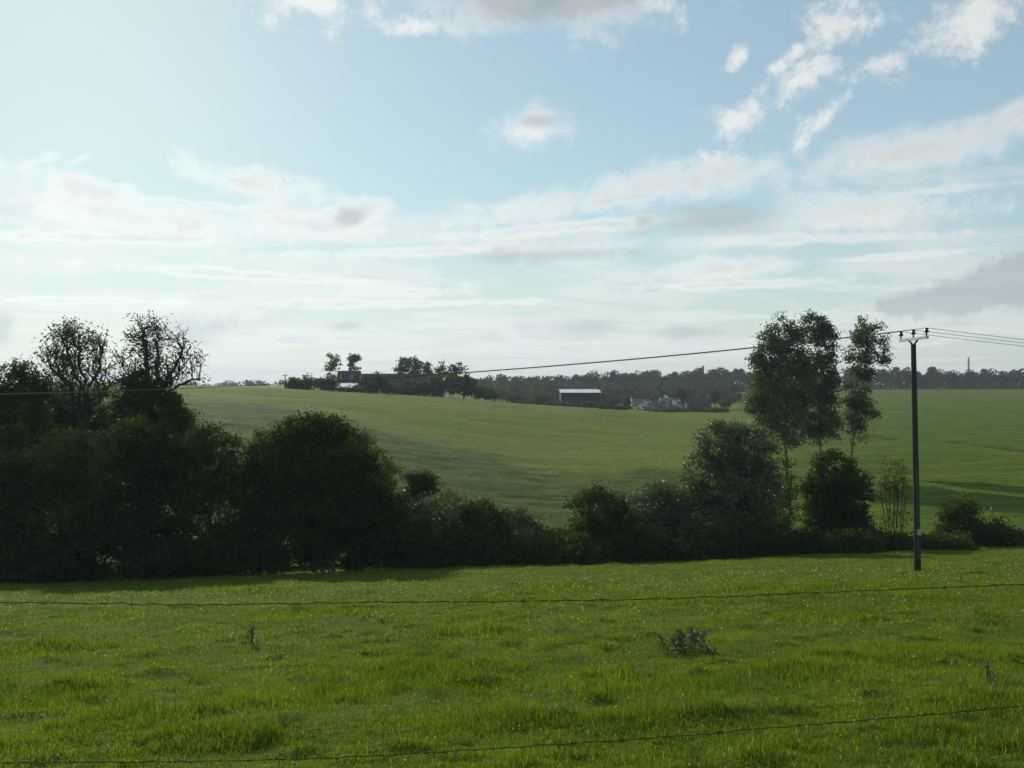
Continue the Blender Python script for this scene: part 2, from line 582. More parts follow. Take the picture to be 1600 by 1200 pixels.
# ---------------------------------------------------------------- trees
M_BARK = plain_material('bark', (0.045, 0.038, 0.030), (0.085, 0.075, 0.060), 6, 0.9, 0, 0.5, (1, 1, .2), 0.1)
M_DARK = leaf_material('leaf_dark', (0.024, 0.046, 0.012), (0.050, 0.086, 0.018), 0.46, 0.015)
M_MID = leaf_material('leaf_mid', (0.034, 0.064, 0.013), (0.085, 0.135, 0.022), 0.50, 0.02)
M_POPLAR = leaf_material('leaf_poplar', (0.042, 0.062, 0.028), (0.095, 0.125, 0.055), 0.42, 0.05)
M_GREY = leaf_material('leaf_greyish', (0.060, 0.082, 0.040), (0.12, 0.15, 0.075), 0.45, 0.07)
M_ASH = leaf_material('leaf_young', (0.050, 0.062, 0.028), (0.085, 0.095, 0.040), 0.35, 0.05)
M_FAR = leaf_material('leaf_far', (0.030, 0.050, 0.022), (0.060, 0.085, 0.036), 0.25, 0.02, 0.1)


def leaf_quads(c, s, rg, up=0.25, aspect=0.55):
    n = len(c)
    nrm = rg.normal(size=(n, 3)); nrm[:, 2] += up * 2
    nrm /= np.linalg.norm(nrm, axis=1, keepdims=True) + 1e-9
    t = rg.normal(size=(n, 3))
    t -= nrm * (t * nrm).sum(1, keepdims=True)
    t /= np.linalg.norm(t, axis=1, keepdims=True) + 1e-9
    b = np.cross(nrm, t)
    s = np.asarray(s).reshape(-1, 1) * np.ones((n, 1))
    v = np.stack([c + t * s, c + b * s * aspect, c - t * s, c - b * s * aspect], 1).reshape(-1, 3)
    f = np.arange(4 * n).reshape(-1, 4)
    return v, f


def in_ellipsoids(els, n, rg, shell):
    """points in the union of ellipsoids; shell > 1 pushes them outwards"""
    vol = np.array([e[3] * e[4] * e[5] for e in els]) ** 0.8
    pick = rg.choice(len(els), n, p=vol / vol.sum())
    E = np.array(els)[pick]
    dirs = rg.normal(size=(n, 3)); dirs /= np.linalg.norm(dirs, axis=1, keepdims=True)
    r = rg.random(n) ** (1.0 / (3.0 * shell))
    return E[:, :3] + dirs * r[:, None] * E[:, 3:]


def branch_mesh(stems, nodes, rg, tip=0.010, thick=1.0, min_r=0.006, fan=0.9):
    """join every node to the branchwork that already stands; limbs thicken with what they carry"""
    pos = []; par = []
    for st in stems:
        prev = -1
        if pos and st[0][2] > 0.4:      # a limb springs from the stem that stands nearest
            prev = int(np.argmin(np.linalg.norm(np.array(pos) - st[0], axis=1)))
        for p in st:
            pos.append(p); par.append(prev); prev = len(pos) - 1
    nst = len(pos)
    st_top = np.array([s[-1] for s in stems])
    key = np.min(np.linalg.norm(nodes[:, None] - st_top[None], axis=2), axis=1)
    order = np.argsort(key)
    P = np.zeros((nst + len(nodes), 3)); P[:nst] = np.array(pos)
    cnt = nst
    D = np.zeros((nst + len(nodes), 3)); D[:nst] = (0, 0, 1)
    for i in range(nst):
        if par[i] >= 0:
            D[i] = P[i] - P[par[i]]; D[i] /= np.linalg.norm(D[i]) + 1e-9
    bad = np.zeros(nst + len(nodes))
    core = np.array([st_top[:, 0].mean(), st_top[:, 1].mean(), 0.33 * nodes[:, 2].max()])
    for i in range(nst):          # the foot of a stem carries no twigs
        bad[i] = 1.5 if P[i, 2] < 0.12 * nodes[:, 2].max() else 0
    for i in order:
        p = nodes[i]
        dv = p - P[:cnt]
        d = np.linalg.norm(dv, axis=1)
        al = 1 - (dv * D[:cnt]).sum(1) / (d + 1e-6)
        out = p - core; out = out / (np.linalg.norm(out) + 1e-6)
        rd = 1 - (dv @ out) / (d + 1e-6)       # twigs run outwards, not along the rim
        cost = d * (1 + bad[:cnt] + 1.0 * np.maximum(0, -dv[:, 2] / (d + 1e-6)) + 0.6 * al + fan * rd)
        k = int(np.argmin(cost))
        P[cnt] = p; par.append(k)
        D[cnt] = 0.45 * D[k] + dv[k] / (d[k] + 1e-6)
        D[cnt] /= np.linalg.norm(D[cnt]) + 1e-9
        cnt += 1
    w = np.zeros(cnt); kids = np.zeros(cnt, int)
    for i in range(cnt - 1, -1, -1):
        if kids[i] == 0: w[i] = 1.0
        if par[i] >= 0:
            w[par[i]] += w[i]; kids[par[i]] += 1
    rad = np.maximum(tip * thick * w ** 0.46, min_r)
    V = []; Fc = []
    for i in range(cnt):
        k = par[i]
        if k < 0: continue
        a = P[k]; b = P[i]
        d = b - a; L = np.linalg.norm(d)
        if L < 1e-5: continue
        d = d / L
        n = 6 if rad[i] > 0.06 else 4 if rad[i] > 0.02 else 3
        ref = np.array([0, 0, 1.0]) if abs(d[2]) < 0.9 else np.array([1.0, 0, 0])
        s = np.cross(d, ref); s /= np.linalg.norm(s); t = np.cross(d, s)
        # a bend in the middle so that no limb is a ruler
        m = (a + b) / 2 + (s * rg.normal() + t * rg.normal()) * L * 0.05
        ra = min(rad[k], rad[i] * 1.5); rb = rad[i]
        base = len(V)
        for q, rr in ((a, ra), (m, (ra + rb) / 2), (b, rb)):
            for h in range(n):
                an = 2 * math.pi * h / n
                V.append(q + (s * math.cos(an) + t * math.sin(an)) * rr)
        for lv in (0, 1):
            for h in range(n):
                h2 = (h + 1) % n
                Fc.append((base + lv * n + h, base + lv * n + h2, base + (lv + 1) * n + h2, base + (lv + 1) * n + h))
    return np.array(V), np.array(Fc)


def tree(name, label, cat, px, d, ell, mat, leaf=0.09, cover=5.0, clump=0.42, shell=1.3, bare=0.0,
         stems=1, stem_top=0.35, bark=None, group=None, seed=0, thick=1.0, deep=0.9, up=0.25, per=55, tip=0.010, twig=0.004, spread=None, limbs=None, grow=1.0, fan=0.9, skirt=None):
    """ell: crown lobes as (px, py, rx, ry) in photograph pixels at distance d"""
    rg = np.random.default_rng(seed + int(px * 13) + int(d * 7))
    base = at(px, d)
    k = d / F
    els = []
    for (cx, cyy, rx, ry) in ell:
        rx *= grow; ry *= 1 + (grow - 1) * .6
        ey = (rg.random() - 0.5) * rx * k * 0.5
        els.append(((cx - 800) * k - base.x, ey, max((600 - cyy) * k - base.z, ry * k * .5), rx * k, rx * k * deep, ry * k))
    if skirt or (skirt is None and cat == 'bush' and 40 < d < 61):      # shoots and brambles close to the ground
        x0 = min(e[0] - e[3] for e in els if e[2] - e[5] < 2.0 or e is els[-1]); x1 = max(e[0] + e[3] for e in els if e[2] - e[5] < 2.0 or e is els[-1])
        els.append(((x0 + x1) / 2, -0.3, 0.40, (x1 - x0) * .5, 0.9, 0.55))
    H = max(e[2] + e[5] for e in els)
    area = sum(math.pi * e[3] * e[5] for e in els)
    nl = int(area * cover / (1.1 * leaf * leaf))
    M = max(30, nl // per)
    # clump centres sit a clump's radius inside the outline
    inn = [(e[0], e[1], e[2], max(e[3] - clump * .6, e[3] * .4), max(e[4] - clump * .6, e[4] * .4), max(e[5] - clump * .6, e[5] * .4)) for e in els]
    nodes = in_ellipsoids(inn, M, rg, shell)
    nodes = nodes[nodes[:, 2] > 0.03 * H]
    M = len(nodes)
    root = thing(name, label, cat, base, 0, group)
    cxm = np.average([e[0] for e in els], weights=[e[3] * e[5] for e in els])
    sl = []
    for s in range(stems):
        a = rg.random() * 6.28
        off = np.array([math.cos(a), math.sin(a), 0]) * (0.0 if stems == 1 else 0.05 * H * rg.random() + 0.03 * H)
        top = np.array([cxm * 0.7, 0, H * stem_top]) + off * (1.6 if stems > 1 else 1)
        if spread:
            off = np.array([(s - (stems - 1) / 2) * spread, rg.normal() * spread * .3, 0])
            top = np.array([off[0] * 1.15, off[1], H * stem_top])
        if limbs:
            top = np.array([off[0] * .4, off[1] * .4, H * stem_top])
        pts = [off * 0.6 + np.array([0, 0, -0.25]), off * 0.6 + np.array([0, 0, 0.04 * H])]
        for q in np.linspace(0.25, 1, 5):
            pts.append(off * 0.6 * (1 - q) + top * q + np.append(rg.normal(size=2) * 0.005 * H, 0))
        sl.append(pts)
    for lm in limbs or []:           # main limbs, as (px, py) runs; they swing a little in depth
        dep = rg.normal() * 0.10 * H
        run = [np.array([(a - 800) * k - base.x, dep * (i / (len(lm) - 1)), (600 - b) * k - base.z]) for i, (a, b) in enumerate(lm)]
        fine = []
        for a, b in zip(run[:-1], run[1:]):
            for q in (0, .25, .5, .75):
                fine.append(a * (1 - q) + b * q + rg.normal(size=3) * .006 * H)
        fine.append(run[-1])
        sl.append(fine)
    bn = nodes if M < 900 else nodes[rg.choice(M, 900, replace=False)]
    V, Fc = branch_mesh(sl, bn, rg, tip=tip, thick=thick, min_r=twig * max(1, d / 60), fan=fan)
    link('trunk', mesh_np('trunk', V, Fc, bark or M_BARK, True), root)
    # leaves
    keep = rg.random(M) >= bare
    cs = nodes[keep]
    size = np.exp(rg.normal(size=len(cs)) * 0.35)
    cnt = np.maximum(3, (per * size).astype(int))
    idx = np.repeat(np.arange(len(cs)), cnt)
    g = rg.normal(size=(len(idx), 3)) * np.array([1, 1, 0.7])
    pts = cs[idx] + g * (clump * 0.5 * np.sqrt(size))[idx][:, None]
    pts = pts[pts[:, 2] > 0.02]
    v, f = leaf_quads(pts, leaf * (0.6 + 0.8 * rg.random(len(pts))), rg, up)
    link('crown', mesh_np('crown', v, f, mat), root)
    return root

#TREES_BEGIN
# the two half-bare ash trees and the leafy one beside them, behind the front row
tree('ash_tree', 'half-bare ash with rounded twiggy crown and forked trunk, second tall tree from the left edge', 'tree', 128, 62,
     [(118, 545, 56, 52), (92, 560, 40, 50), (148, 560, 34, 56), (120, 600, 66, 44), (62, 612, 32, 30), (165, 600, 26, 36), (115, 525, 40, 34)], M_ASH,
     leaf=0.085, cover=2.9, clump=0.50, shell=0.85, bare=0.76, stems=1, stem_top=0.56, seed=3, thick=1.55, per=14, twig=0.012, fan=2.4,
     limbs=[[(126, 650), (122, 600), (104, 555), (92, 512)], [(132, 640), (138, 590), (128, 540), (118, 502)], [(132, 630), (146, 585), (152, 540), (158, 510)],
            [(126, 640), (108, 605), (88, 580), (70, 560)], [(126, 660), (100, 640), (80, 625), (60, 612)], [(134, 640), (152, 610), (170, 590)]])
tree('ash_tree', 'sparse ash with long bare limbs reaching right and dark ivy round its trunk', 'tree', 238, 62,
     [(225, 522, 46, 44), (215, 560, 48, 42), (283, 540, 28, 42), (308, 562, 22, 28), (262, 575, 50, 30), (312, 592, 22, 12), (198, 595, 30, 26), (240, 515, 30, 30)], M_ASH,
     leaf=0.085, cover=2.3, clump=0.50, shell=0.85, bare=0.82, stems=1, stem_top=0.56, seed=5, thick=1.45, per=14, twig=0.012, fan=2.4,
     limbs=[[(236, 640), (230, 590), (222, 545), (208, 498)], [(240, 620), (244, 570), (236, 525), (232, 490)], [(246, 620), (268, 580), (282, 540), (290, 508)],
            [(250, 615), (284, 580), (308, 550), (324, 534)], [(250, 620), (285, 600), (310, 592), (326, 580)], [(232, 620), (212, 590), (196, 560), (186, 535)]])
tree('ivy_bush', 'dark ivy-covered thicket round the foot of the sparse ash', 'bush', 240, 60,
     [(235, 640, 58, 55), (225, 600, 38, 28), (272, 650, 32, 45), (195, 650, 30, 40), (240, 720, 55, 60)], M_DARK, cover=4.5, stems=3, seed=2)
tree('field_maple', 'leafy dark tree at the left edge with rounded top beside the half-bare ash', 'tree', 25, 60,
     [(22, 610, 45, 50), (50, 590, 26, 34), (-20, 640, 40, 60), (45, 660, 40, 50), (10, 720, 60, 60)], M_DARK, cover=3.6, seed=4, clump=0.5, grow=1.08)
tree('elder_bush', 'lighter green shrub below the forked trunk of the half-bare ash', 'bush', 140, 59,
     [(140, 705, 50, 38), (90, 700, 40, 36), (170, 690, 30, 24), (130, 760, 70, 60)], M_MID, cover=3.0, stems=3, seed=6)

tree('hazel_bush', 'dark hazel thicket behind the forked trunk of the half-bare ash', 'bush', 110, 67,
     [(85, 645, 50, 48), (125, 655, 46, 46), (165, 650, 40, 48), (60, 690, 50, 50), (150, 705, 60, 50)], M_DARK, cover=3.2, stems=4, seed=8)
tree('hazel_bush', 'dark hazel between the sparse ash and the open hillside', 'bush', 285, 66,
     [(282, 660, 28, 36), (300, 700, 40, 40)], M_DARK, cover=3.6, stems=1, seed=9)
# front row of the hedge, left
tree('willow_bush', 'dark bush cut by the left edge at the end of the hedge', 'bush', -8, 50,
     [(0, 770, 50, 75), (-40, 780, 50, 90), (20, 840, 50, 70)], M_DARK, cover=4.5, stems=4, grow=1.08, seed=11)
tree('willow_tree', 'broad grey-topped willow below the half-bare ash, leftmost whole tree of the front row', 'tree', 95, 51,
     [(98, 722, 52, 54), (130, 745, 44, 62), (55, 748, 44, 60), (95, 815, 85, 75), (60, 860, 60, 45), (140, 855, 56, 45)], M_MID, cover=3.3, stems=3, grow=1.08, seed=12, skirt=True)
tree('alder_tree', 'tall narrow dark alder in the front row below the sparse ash', 'tree', 225, 50,
     [(222, 698, 50, 50), (245, 730, 44, 60), (198, 760, 48, 70), (225, 820, 70, 75)], M_DARK, cover=4.0, grow=1.08, seed=13, stem_top=0.5, skirt=True)
tree('alder_tree', 'dark alder with yellowish top between the tall narrow alder and the big round tree', 'tree', 330, 51,
     [(330, 706, 48, 44), (355, 735, 42, 55), (305, 750, 46, 60), (335, 815, 72, 75)], M_MID, cover=3.3, grow=1.08, seed=14, stem_top=0.5, skirt=True)
tree('hawthorn_bush', 'small pointed hawthorn squeezed against the left flank of the big round tree', 'bush', 405, 52,
     [(402, 710, 28, 40), (398, 760, 36, 50), (398, 815, 38, 45)], M_DARK, cover=4.6, grow=1.08, seed=15, stems=2)
tree('alder_tree', 'biggest round-crowned tree of the hedge with three trunks showing at its foot', 'tree', 490, 51,
     [(480, 700, 66, 58), (505, 725, 78, 72), (440, 735, 45, 60), (560, 755, 55, 65), (500, 790, 100, 62), (590, 800, 46, 56), (430, 805, 44, 44), (455, 828, 36, 24), (555, 825, 60, 36), (500, 675, 50, 32)], M_DARK,
     cover=4.6, stems=3, stem_top=0.30, grow=1.08, seed=16, thick=1.1, spread=0.8)
tree('hawthorn_bush', 'flowering pale hawthorn peeping out behind the right shoulder of the biggest tree', 'bush', 575, 57,
     [(562, 700, 30, 30), (590, 740, 36, 40), (600, 800, 40, 50)], M_GREY, cover=3.6, stems=2, grow=1.08, seed=17)

# low middle of the hedge
tree('hawthorn_tree', 'small round tree standing just right of the biggest tree', 'tree', 655, 60,
     [(655, 760, 24, 26), (645, 790, 24, 30), (660, 820, 30, 40)], M_DARK, cover=4.5, grow=1.25, seed=21, leaf=0.09)
tree('sallow_bush', 'round grey-green bush right of the biggest tree', 'bush', 685, 54,
     [(685, 818, 52, 50), (670, 850, 48, 34)], M_POPLAR, cover=3.8, stems=4, grow=1.25, seed=22, stem_top=0.2)
tree('sallow_bush', 'middle grey-green bush of the three in the low gap of the hedge', 'bush', 752, 55,
     [(750, 822, 42, 42), (755, 850, 48, 32)], M_DARK, cover=4, stems=4, grow=1.25, seed=23, stem_top=0.2)
tree('sallow_bush', 'low bush with sloping top at the lowest point of the hedge', 'bush', 815, 55,
     [(808, 835, 36, 40), (830, 855, 40, 26)], M_POPLAR, cover=4, stems=4, grow=1.25, seed=24, stem_top=0.2)
tree('bramble_bush', 'lowest dark bramble at the dip in the middle of the hedge', 'bush', 872, 56,
     [(868, 850, 36, 28), (890, 862, 34, 20)], M_DARK, cover=4, stems=4, grow=1.25, seed=25, stem_top=0.2)
tree('sallow_bush', 'bushy sallow left of the pair in front of the willow', 'bush', 945, 56,
     [(935, 800, 44, 42), (960, 825, 50, 44), (940, 850, 55, 26)], M_DARK, cover=4.0, stems=4, grow=1.25, seed=26, stem_top=0.2)
tree('sallow_bush', 'bushy sallow touching the left side of the big silvery willow', 'bush', 1035, 57,
     [(1030, 795, 44, 42), (1055, 815, 44, 50), (1030, 845, 55, 30)], M_POPLAR, cover=3.6, stems=4, grow=1.25, seed=27, stem_top=0.2)

# right half
tree('willow_tree', 'big silvery willow with a rounded leaning crown left of the poplars', 'tree', 1150, 58,
     [(1135, 700, 46, 44), (1168, 715, 48, 54), (1108, 745, 44, 54), (1150, 765, 66, 64), (1188, 770, 38, 60), (1140, 820, 70, 46)], M_GREY,
     cover=3.6, stems=4, stem_top=0.4, grow=1.12, seed=31, thick=1.2)
tree('willow_bush', 'dark thicket at the foot of the big silvery willow', 'bush', 1170, 55,
     [(1160, 845, 60, 32), (1215, 845, 42, 30)], M_DARK, cover=4, stems=4, grow=1.12, seed=32, stem_top=0.2)
tree('birch_sapling', 'thin leggy sapling between the silvery willow and the dark round tree', 'tree', 1228, 62,
     [(1222, 740, 20, 40), (1236, 780, 18, 40), (1220, 800, 18, 40)], M_MID, cover=1.4, stems=3, grow=1.12, seed=33, stem_top=0.7, bare=0.2, per=16)
tree('hawthorn_tree', 'dark round tree in front of the lone poplar, left of the power pole', 'tree', 1305, 58,
     [(1305, 745, 40, 44), (1325, 775, 36, 50), (1285, 785, 34, 50), (1308, 820, 52, 42)], M_DARK, cover=4.8, stems=2, grow=1.12, seed=34, stem_top=0.35)
tree('elder_bush', 'see-through bare-stemmed shrub just left of the power pole', 'bush', 1397, 62,
     [(1398, 745, 26, 30), (1385, 770, 20, 30), (1410, 775, 18, 30), (1395, 820, 28, 30)], M_MID, cover=0.8, stems=7, grow=1.12, seed=35, stem_top=0.75, bare=0.2, per=14, tip=0.013, spread=0.26)
tree('hawthorn_bush', 'light green rounded bush right of the power pole', 'bush', 1505, 58,
     [(1503, 800, 30, 32), (1490, 825, 28, 32), (1515, 835, 34, 30)], M_MID, cover=3.4, stems=3, grow=1.12, seed=36, stem_top=0.3)
tree('bramble_bush', 'dark low bush near the right edge beside the light green one', 'bush', 1555, 57,
     [(1550, 835, 32, 30), (1575, 850, 32, 22)], M_DARK, cover=4.2, stems=4, grow=1.12, seed=37, stem_top=0.2)
tree('bramble_bush', 'low dark bush running out of the right edge', 'bush', 1625, 57,
     [(1612, 850, 28, 18), (1645, 846, 30, 22)], M_DARK, cover=4.2, stems=4, grow=1.12, seed=38, stem_top=0.2)
tree('bramble_bush', 'low dark bush under the dark round tree', 'bush', 1265, 55,
     [(1255, 852, 40, 24), (1300, 856, 36, 18)], M_DARK, cover=4.2, stems=4, grow=1.12, seed=39, stem_top=0.2)
tree('bramble_bush', 'low dark bush directly behind the foot of the power pole', 'bush', 1400, 55,
     [(1375, 857, 40, 17), (1425, 858, 40, 15)], M_DARK, cover=4.2, stems=4, grow=1.2, seed=40, stem_top=0.2)

# the poplars on the far bank
tree('poplar_tree', 'tallest broad poplar, left of the pair with touching crowns', 'tree', 1229, 100,
     [(1222, 525, 30, 36), (1246, 540, 24, 42), (1200, 555, 30, 42), (1225, 585, 50, 50), (1190, 590, 24, 50), (1188, 630, 22, 40), (1215, 640, 40, 46), (1205, 670, 28, 26), (1255, 600, 20, 50), (1240, 665, 22, 36), (1227, 690, 13, 22), (1240, 700, 8, 14)], M_POPLAR,
     leaf=0.13, cover=2.9, clump=0.7, shell=1.15, stems=1, stem_top=0.75, seed=41, thick=1.1, bare=0.10, per=75, grow=1.10,
     limbs=[[(1229, 660), (1214, 620), (1196, 575), (1190, 545)], [(1229, 640), (1240, 590), (1246, 530)], [(1229, 680), (1208, 650), (1186, 620)]])
tree('poplar_tree', 'slender poplar, right of the pair with touching crowns', 'tree', 1280, 101,
     [(1276, 512, 24, 28), (1286, 540, 26, 42), (1282, 590, 30, 45), (1294, 615, 20, 45), (1272, 640, 32, 44), (1290, 665, 26, 26), (1262, 670, 18, 24), (1281, 692, 10, 18)], M_POPLAR,
     leaf=0.13, cover=2.9, clump=0.65, shell=1.15, stems=1, stem_top=0.8, seed=42, thick=1.1, bare=0.10, per=75, grow=1.10, limbs=[[(1280, 680), (1266, 655), (1252, 630)]])
tree('poplar_tree', 'lone slender poplar standing left of the power pole', 'tree', 1331, 103,
     [(1355, 518, 26, 26), (1366, 545, 28, 32), (1345, 560, 24, 42), (1342, 605, 22, 45), (1356, 635, 24, 30), (1335, 650, 20, 40), (1341, 668, 18, 24), (1334, 690, 9, 18)], M_POPLAR,
     leaf=0.13, cover=2.6, clump=0.65, shell=1.15, stems=1, stem_top=0.75, seed=43, thick=1.1, bare=0.12, per=75, grow=1.10, limbs=[[(1336, 620), (1345, 570), (1362, 520)]])

# brambles and saplings that close the foot of the hedge
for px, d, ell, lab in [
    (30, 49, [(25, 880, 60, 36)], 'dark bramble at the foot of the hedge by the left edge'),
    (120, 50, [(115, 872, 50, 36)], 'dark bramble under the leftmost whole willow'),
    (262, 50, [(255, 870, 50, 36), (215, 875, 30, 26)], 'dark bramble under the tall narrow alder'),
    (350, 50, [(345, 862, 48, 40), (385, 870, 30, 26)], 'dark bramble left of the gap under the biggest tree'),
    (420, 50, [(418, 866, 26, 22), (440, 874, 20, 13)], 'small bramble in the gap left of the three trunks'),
    (470, 57, [(455, 850, 40, 28), (495, 856, 34, 22)], 'added dark bush filling the gap behind the three trunks of the biggest tree'),  # added to darken the gap under the crown
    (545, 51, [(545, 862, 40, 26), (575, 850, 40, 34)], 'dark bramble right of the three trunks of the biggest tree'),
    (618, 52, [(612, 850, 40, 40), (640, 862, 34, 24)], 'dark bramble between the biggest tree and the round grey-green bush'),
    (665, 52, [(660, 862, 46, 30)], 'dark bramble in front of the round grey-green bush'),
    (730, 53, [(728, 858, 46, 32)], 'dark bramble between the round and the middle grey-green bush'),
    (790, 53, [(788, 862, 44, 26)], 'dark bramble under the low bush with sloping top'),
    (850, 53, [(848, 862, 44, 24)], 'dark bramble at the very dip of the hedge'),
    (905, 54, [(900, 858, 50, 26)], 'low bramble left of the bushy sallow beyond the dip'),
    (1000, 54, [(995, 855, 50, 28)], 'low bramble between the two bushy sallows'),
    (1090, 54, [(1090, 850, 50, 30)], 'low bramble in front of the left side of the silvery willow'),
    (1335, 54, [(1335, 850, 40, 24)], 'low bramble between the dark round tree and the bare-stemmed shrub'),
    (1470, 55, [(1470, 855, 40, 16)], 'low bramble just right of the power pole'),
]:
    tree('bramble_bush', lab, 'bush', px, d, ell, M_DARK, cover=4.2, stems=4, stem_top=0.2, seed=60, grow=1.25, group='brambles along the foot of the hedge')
#TREES_END

# ---------------------------------------------------------------- far wood and hedges on the horizon
def far_mass(name, label, specs, seed, leaf, mat):
    """one mass of crowns; specs: (x, y, base z, height, radius, quads)"""
    rg = np.random.default_rng(seed)
    C = []; S = []
    for (x, y, z, h, r, n) in specs:
        lobes = 5
        lc = rg.normal(size=(lobes, 3)) * np.array([r * .45, r * .45, h * .16]) + np.array([x, y, z + h * .58])
        lr = r * (0.45 + 0.3 * rg.random(lobes))
        lc[:, 2] = np.minimum(lc[:, 2], z + h - lr * .8)
        k = rg.integers(0, lobes, n)
        dd = rg.normal(size=(n, 3)); dd /= np.linalg.norm(dd, axis=1, keepdims=True)
        q = lc[k] + dd * (lr[k] * rg.random(n) ** 0.25)[:, None]
        low = rg.random(n) < 0.30
        q[low, 2] = z + rg.random(low.sum()) * h * 0.6; q[low, :2] = np.array([x, y]) + rg.normal(size=(low.sum(), 2)) * r * .7
        C.append(q); S.append(leaf * (0.6 + 0.8 * rg.random(n)))
    v, f = leaf_quads(np.concatenate(C), np.concatenate(S), rg, 0.2, 0.7)
    return tag(link(name, mesh_np(name, v, f, mat)), label, 'woodland', kind='stuff')


rg = np.random.default_rng(21)
top_px = [700, 745, 790, 840, 875, 900, 960, 1050, 1170, 1320, 1380, 1440, 1520, 1600, 1800]
top_py = [592, 590, 588, 589, 588, 583.5, 582, 579, 578, 578, 574, 576, 579, 577.5, 577]
specs = []
for row, d0 in enumerate((596, 606, 618, 632)):
    px = 735.0
    while px < 1840:
        d = d0 + rg.normal() * 3
        x = (px - 800) / F * d
        z = gz(x, d)
        zt = (600 - np.interp(px, top_px, top_py) + rg.normal() * 1.6 + rg.random() ** 3 * 4 - 1) / F * d
        specs.append((x, d, z, max(5.0, zt - z), 3.2 + rg.random() * 1.8, 520 if row < 2 else 260))
        px += (6.5 + rg.random() * 5) / d * F
far_mass('far_woodland', 'dark belt of woodland along the skyline behind the fields', specs, 5, 0.66, M_FAR)
specs = []
for i in range(230):            # scrub on the slope below the wood, behind the farmyard
    px = 770 + rg.random() * 390
    d = 400 + rg.random() * 180
    x = (px - 800) / F * d
    h = 2.5 + rg.random() * 4.5
    specs.append((x, d, gz(x, d), h, 1.8 + rg.random() * 1.8, 240))
far_mass('hillside_scrub', 'scattered scrub and small trees on the slope below the wood', specs, 6, 0.5, M_FAR)
specs = []
for i in range(70):
    px = -100 + rg.random() * 640
    d = 900 + rg.random() * 400
    x = (px - 800) / F * d
    specs.append((x, d, gz(x, d), 2 + rg.random() * 4.5, 4 + rg.random() * 4, 60))
far_mass('distant_hedgerow', 'thin line of distant hedges and trees on the horizon at left', specs, 7, 1.2, M_FAR)

# ---------------------------------------------------------------- farm on the brow
M_SLATE = plain_material('slate', (0.035, 0.038, 0.045), (0.065, 0.068, 0.075), 1.5, 0.75, 0, 0.2)
M_TILE = plain_material('brown_tile', (0.055, 0.042, 0.036), (0.085, 0.066, 0.055), 1.2, 0.85, 0, 0.2)
M_RENDER = plain_material('white_render', (0.62, 0.60, 0.55), (0.78, 0.76, 0.71), 0.8, 0.85, 0, 0.1)
M_BRICK = plain_material('old_brick', (0.16, 0.085, 0.06), (0.24, 0.15, 0.11), 2.0, 0.9, 0, 0.2)
M_TIMBER = plain_material('weathered_timber', (0.06, 0.05, 0.04), (0.12, 0.10, 0.085), 3, 0.9, 0, 0.3, (1, 1, .15))
M_GLASS = plain_material('window_glass', (0.02, 0.025, 0.03), (0.03, 0.035, 0.04), 1, 0.15, 0, 0.0, spec=0.6)
M_PALEGREY = plain_material('grey_boards', (0.22, 0.23, 0.24), (0.32, 0.33, 0.33), 1, 0.85, 0, 0.1)
M_PLASTER = plain_material('tan_plaster', (0.26, 0.21, 0.16), (0.36, 0.30, 0.23), 1, 0.9, 0, 0.2)


def tin_material():
    m, N, out = material('glare_white_tin')
    tc = N.new('ShaderNodeTexCoord')
    n1 = N.noise(N.vm('MULTIPLY', tc.outputs['Object'], (1, 0.12, 0.12)), 0.9, 4, 0.6)
    b = N.new('ShaderNodeBsdfPrincipled')
    N.put(b.inputs['Base Color'], N.mix(N.smooth(n1, 0.35, 0.7), (0.78, 0.74, 0.68), (0.90, 0.88, 0.84)))  # reflected sun and sky glare put into a near-white base colour
    b.inputs['Roughness'].default_value = 0.45
    b.inputs['Specular IOR Level'].default_value = 0.8
    N.t.links.new(b.outputs[0], out.inputs[0])
    return m


M_TIN = tin_material()


def slab(a, b, c, d, t):
    """a thick sheet over four corner points"""
    m = MB()
    P = [Vector(p) for p in (a, b, c, d)]
    n = (P[1] - P[0]).cross(P[3] - P[0]).normalized() * t
    m.add([*P, *[p - n for p in P]], [(0, 1, 2, 3), (7, 6, 5, 4), (0, 4, 5, 1), (1, 5, 6, 2), (2, 6, 7, 3), (3, 7, 4, 0)])
    return m


def gabled(name, label, cat, px, d, width, depth, eave, ridge, wall_mat, roof_mat, over=0.25):
    """house with its long side to the viewer; eave and ridge heights above the ground"""
    base = at(px, d)
    r = thing(name, label, cat, base)
    w, q = width / 2, depth / 2
    m = MB()
    v = [(-w, -q, -.6), (w, -q, -.6), (w, q, -.6), (-w, q, -.6), (-w, -q, eave), (w, -q, eave), (w, q, eave), (-w, q, eave), (-w, 0, ridge - .12), (w, 0, ridge - .12)]
    m.add(v, [(0, 1, 5, 4), (2, 3, 7, 6), (1, 2, 6, 9, 5), (3, 0, 4, 8, 7)])
    m.build('wall', wall_mat, r)
    sl = (ridge - eave) / q
    e = over
    roof = slab((-w - e, -q - e, eave - e * sl), (w + e, -q - e, eave - e * sl), (w + e, 0, ridge), (-w - e, 0, ridge), 0.12).build('roof', roof_mat, r)
    slab((-w - e, 0, ridge), (w + e, 0, ridge), (w + e, q + e, eave - e * sl), (-w - e, q + e, eave - e * sl), 0.12).build('roof', roof_mat, r)
    return r, roof, base, sl


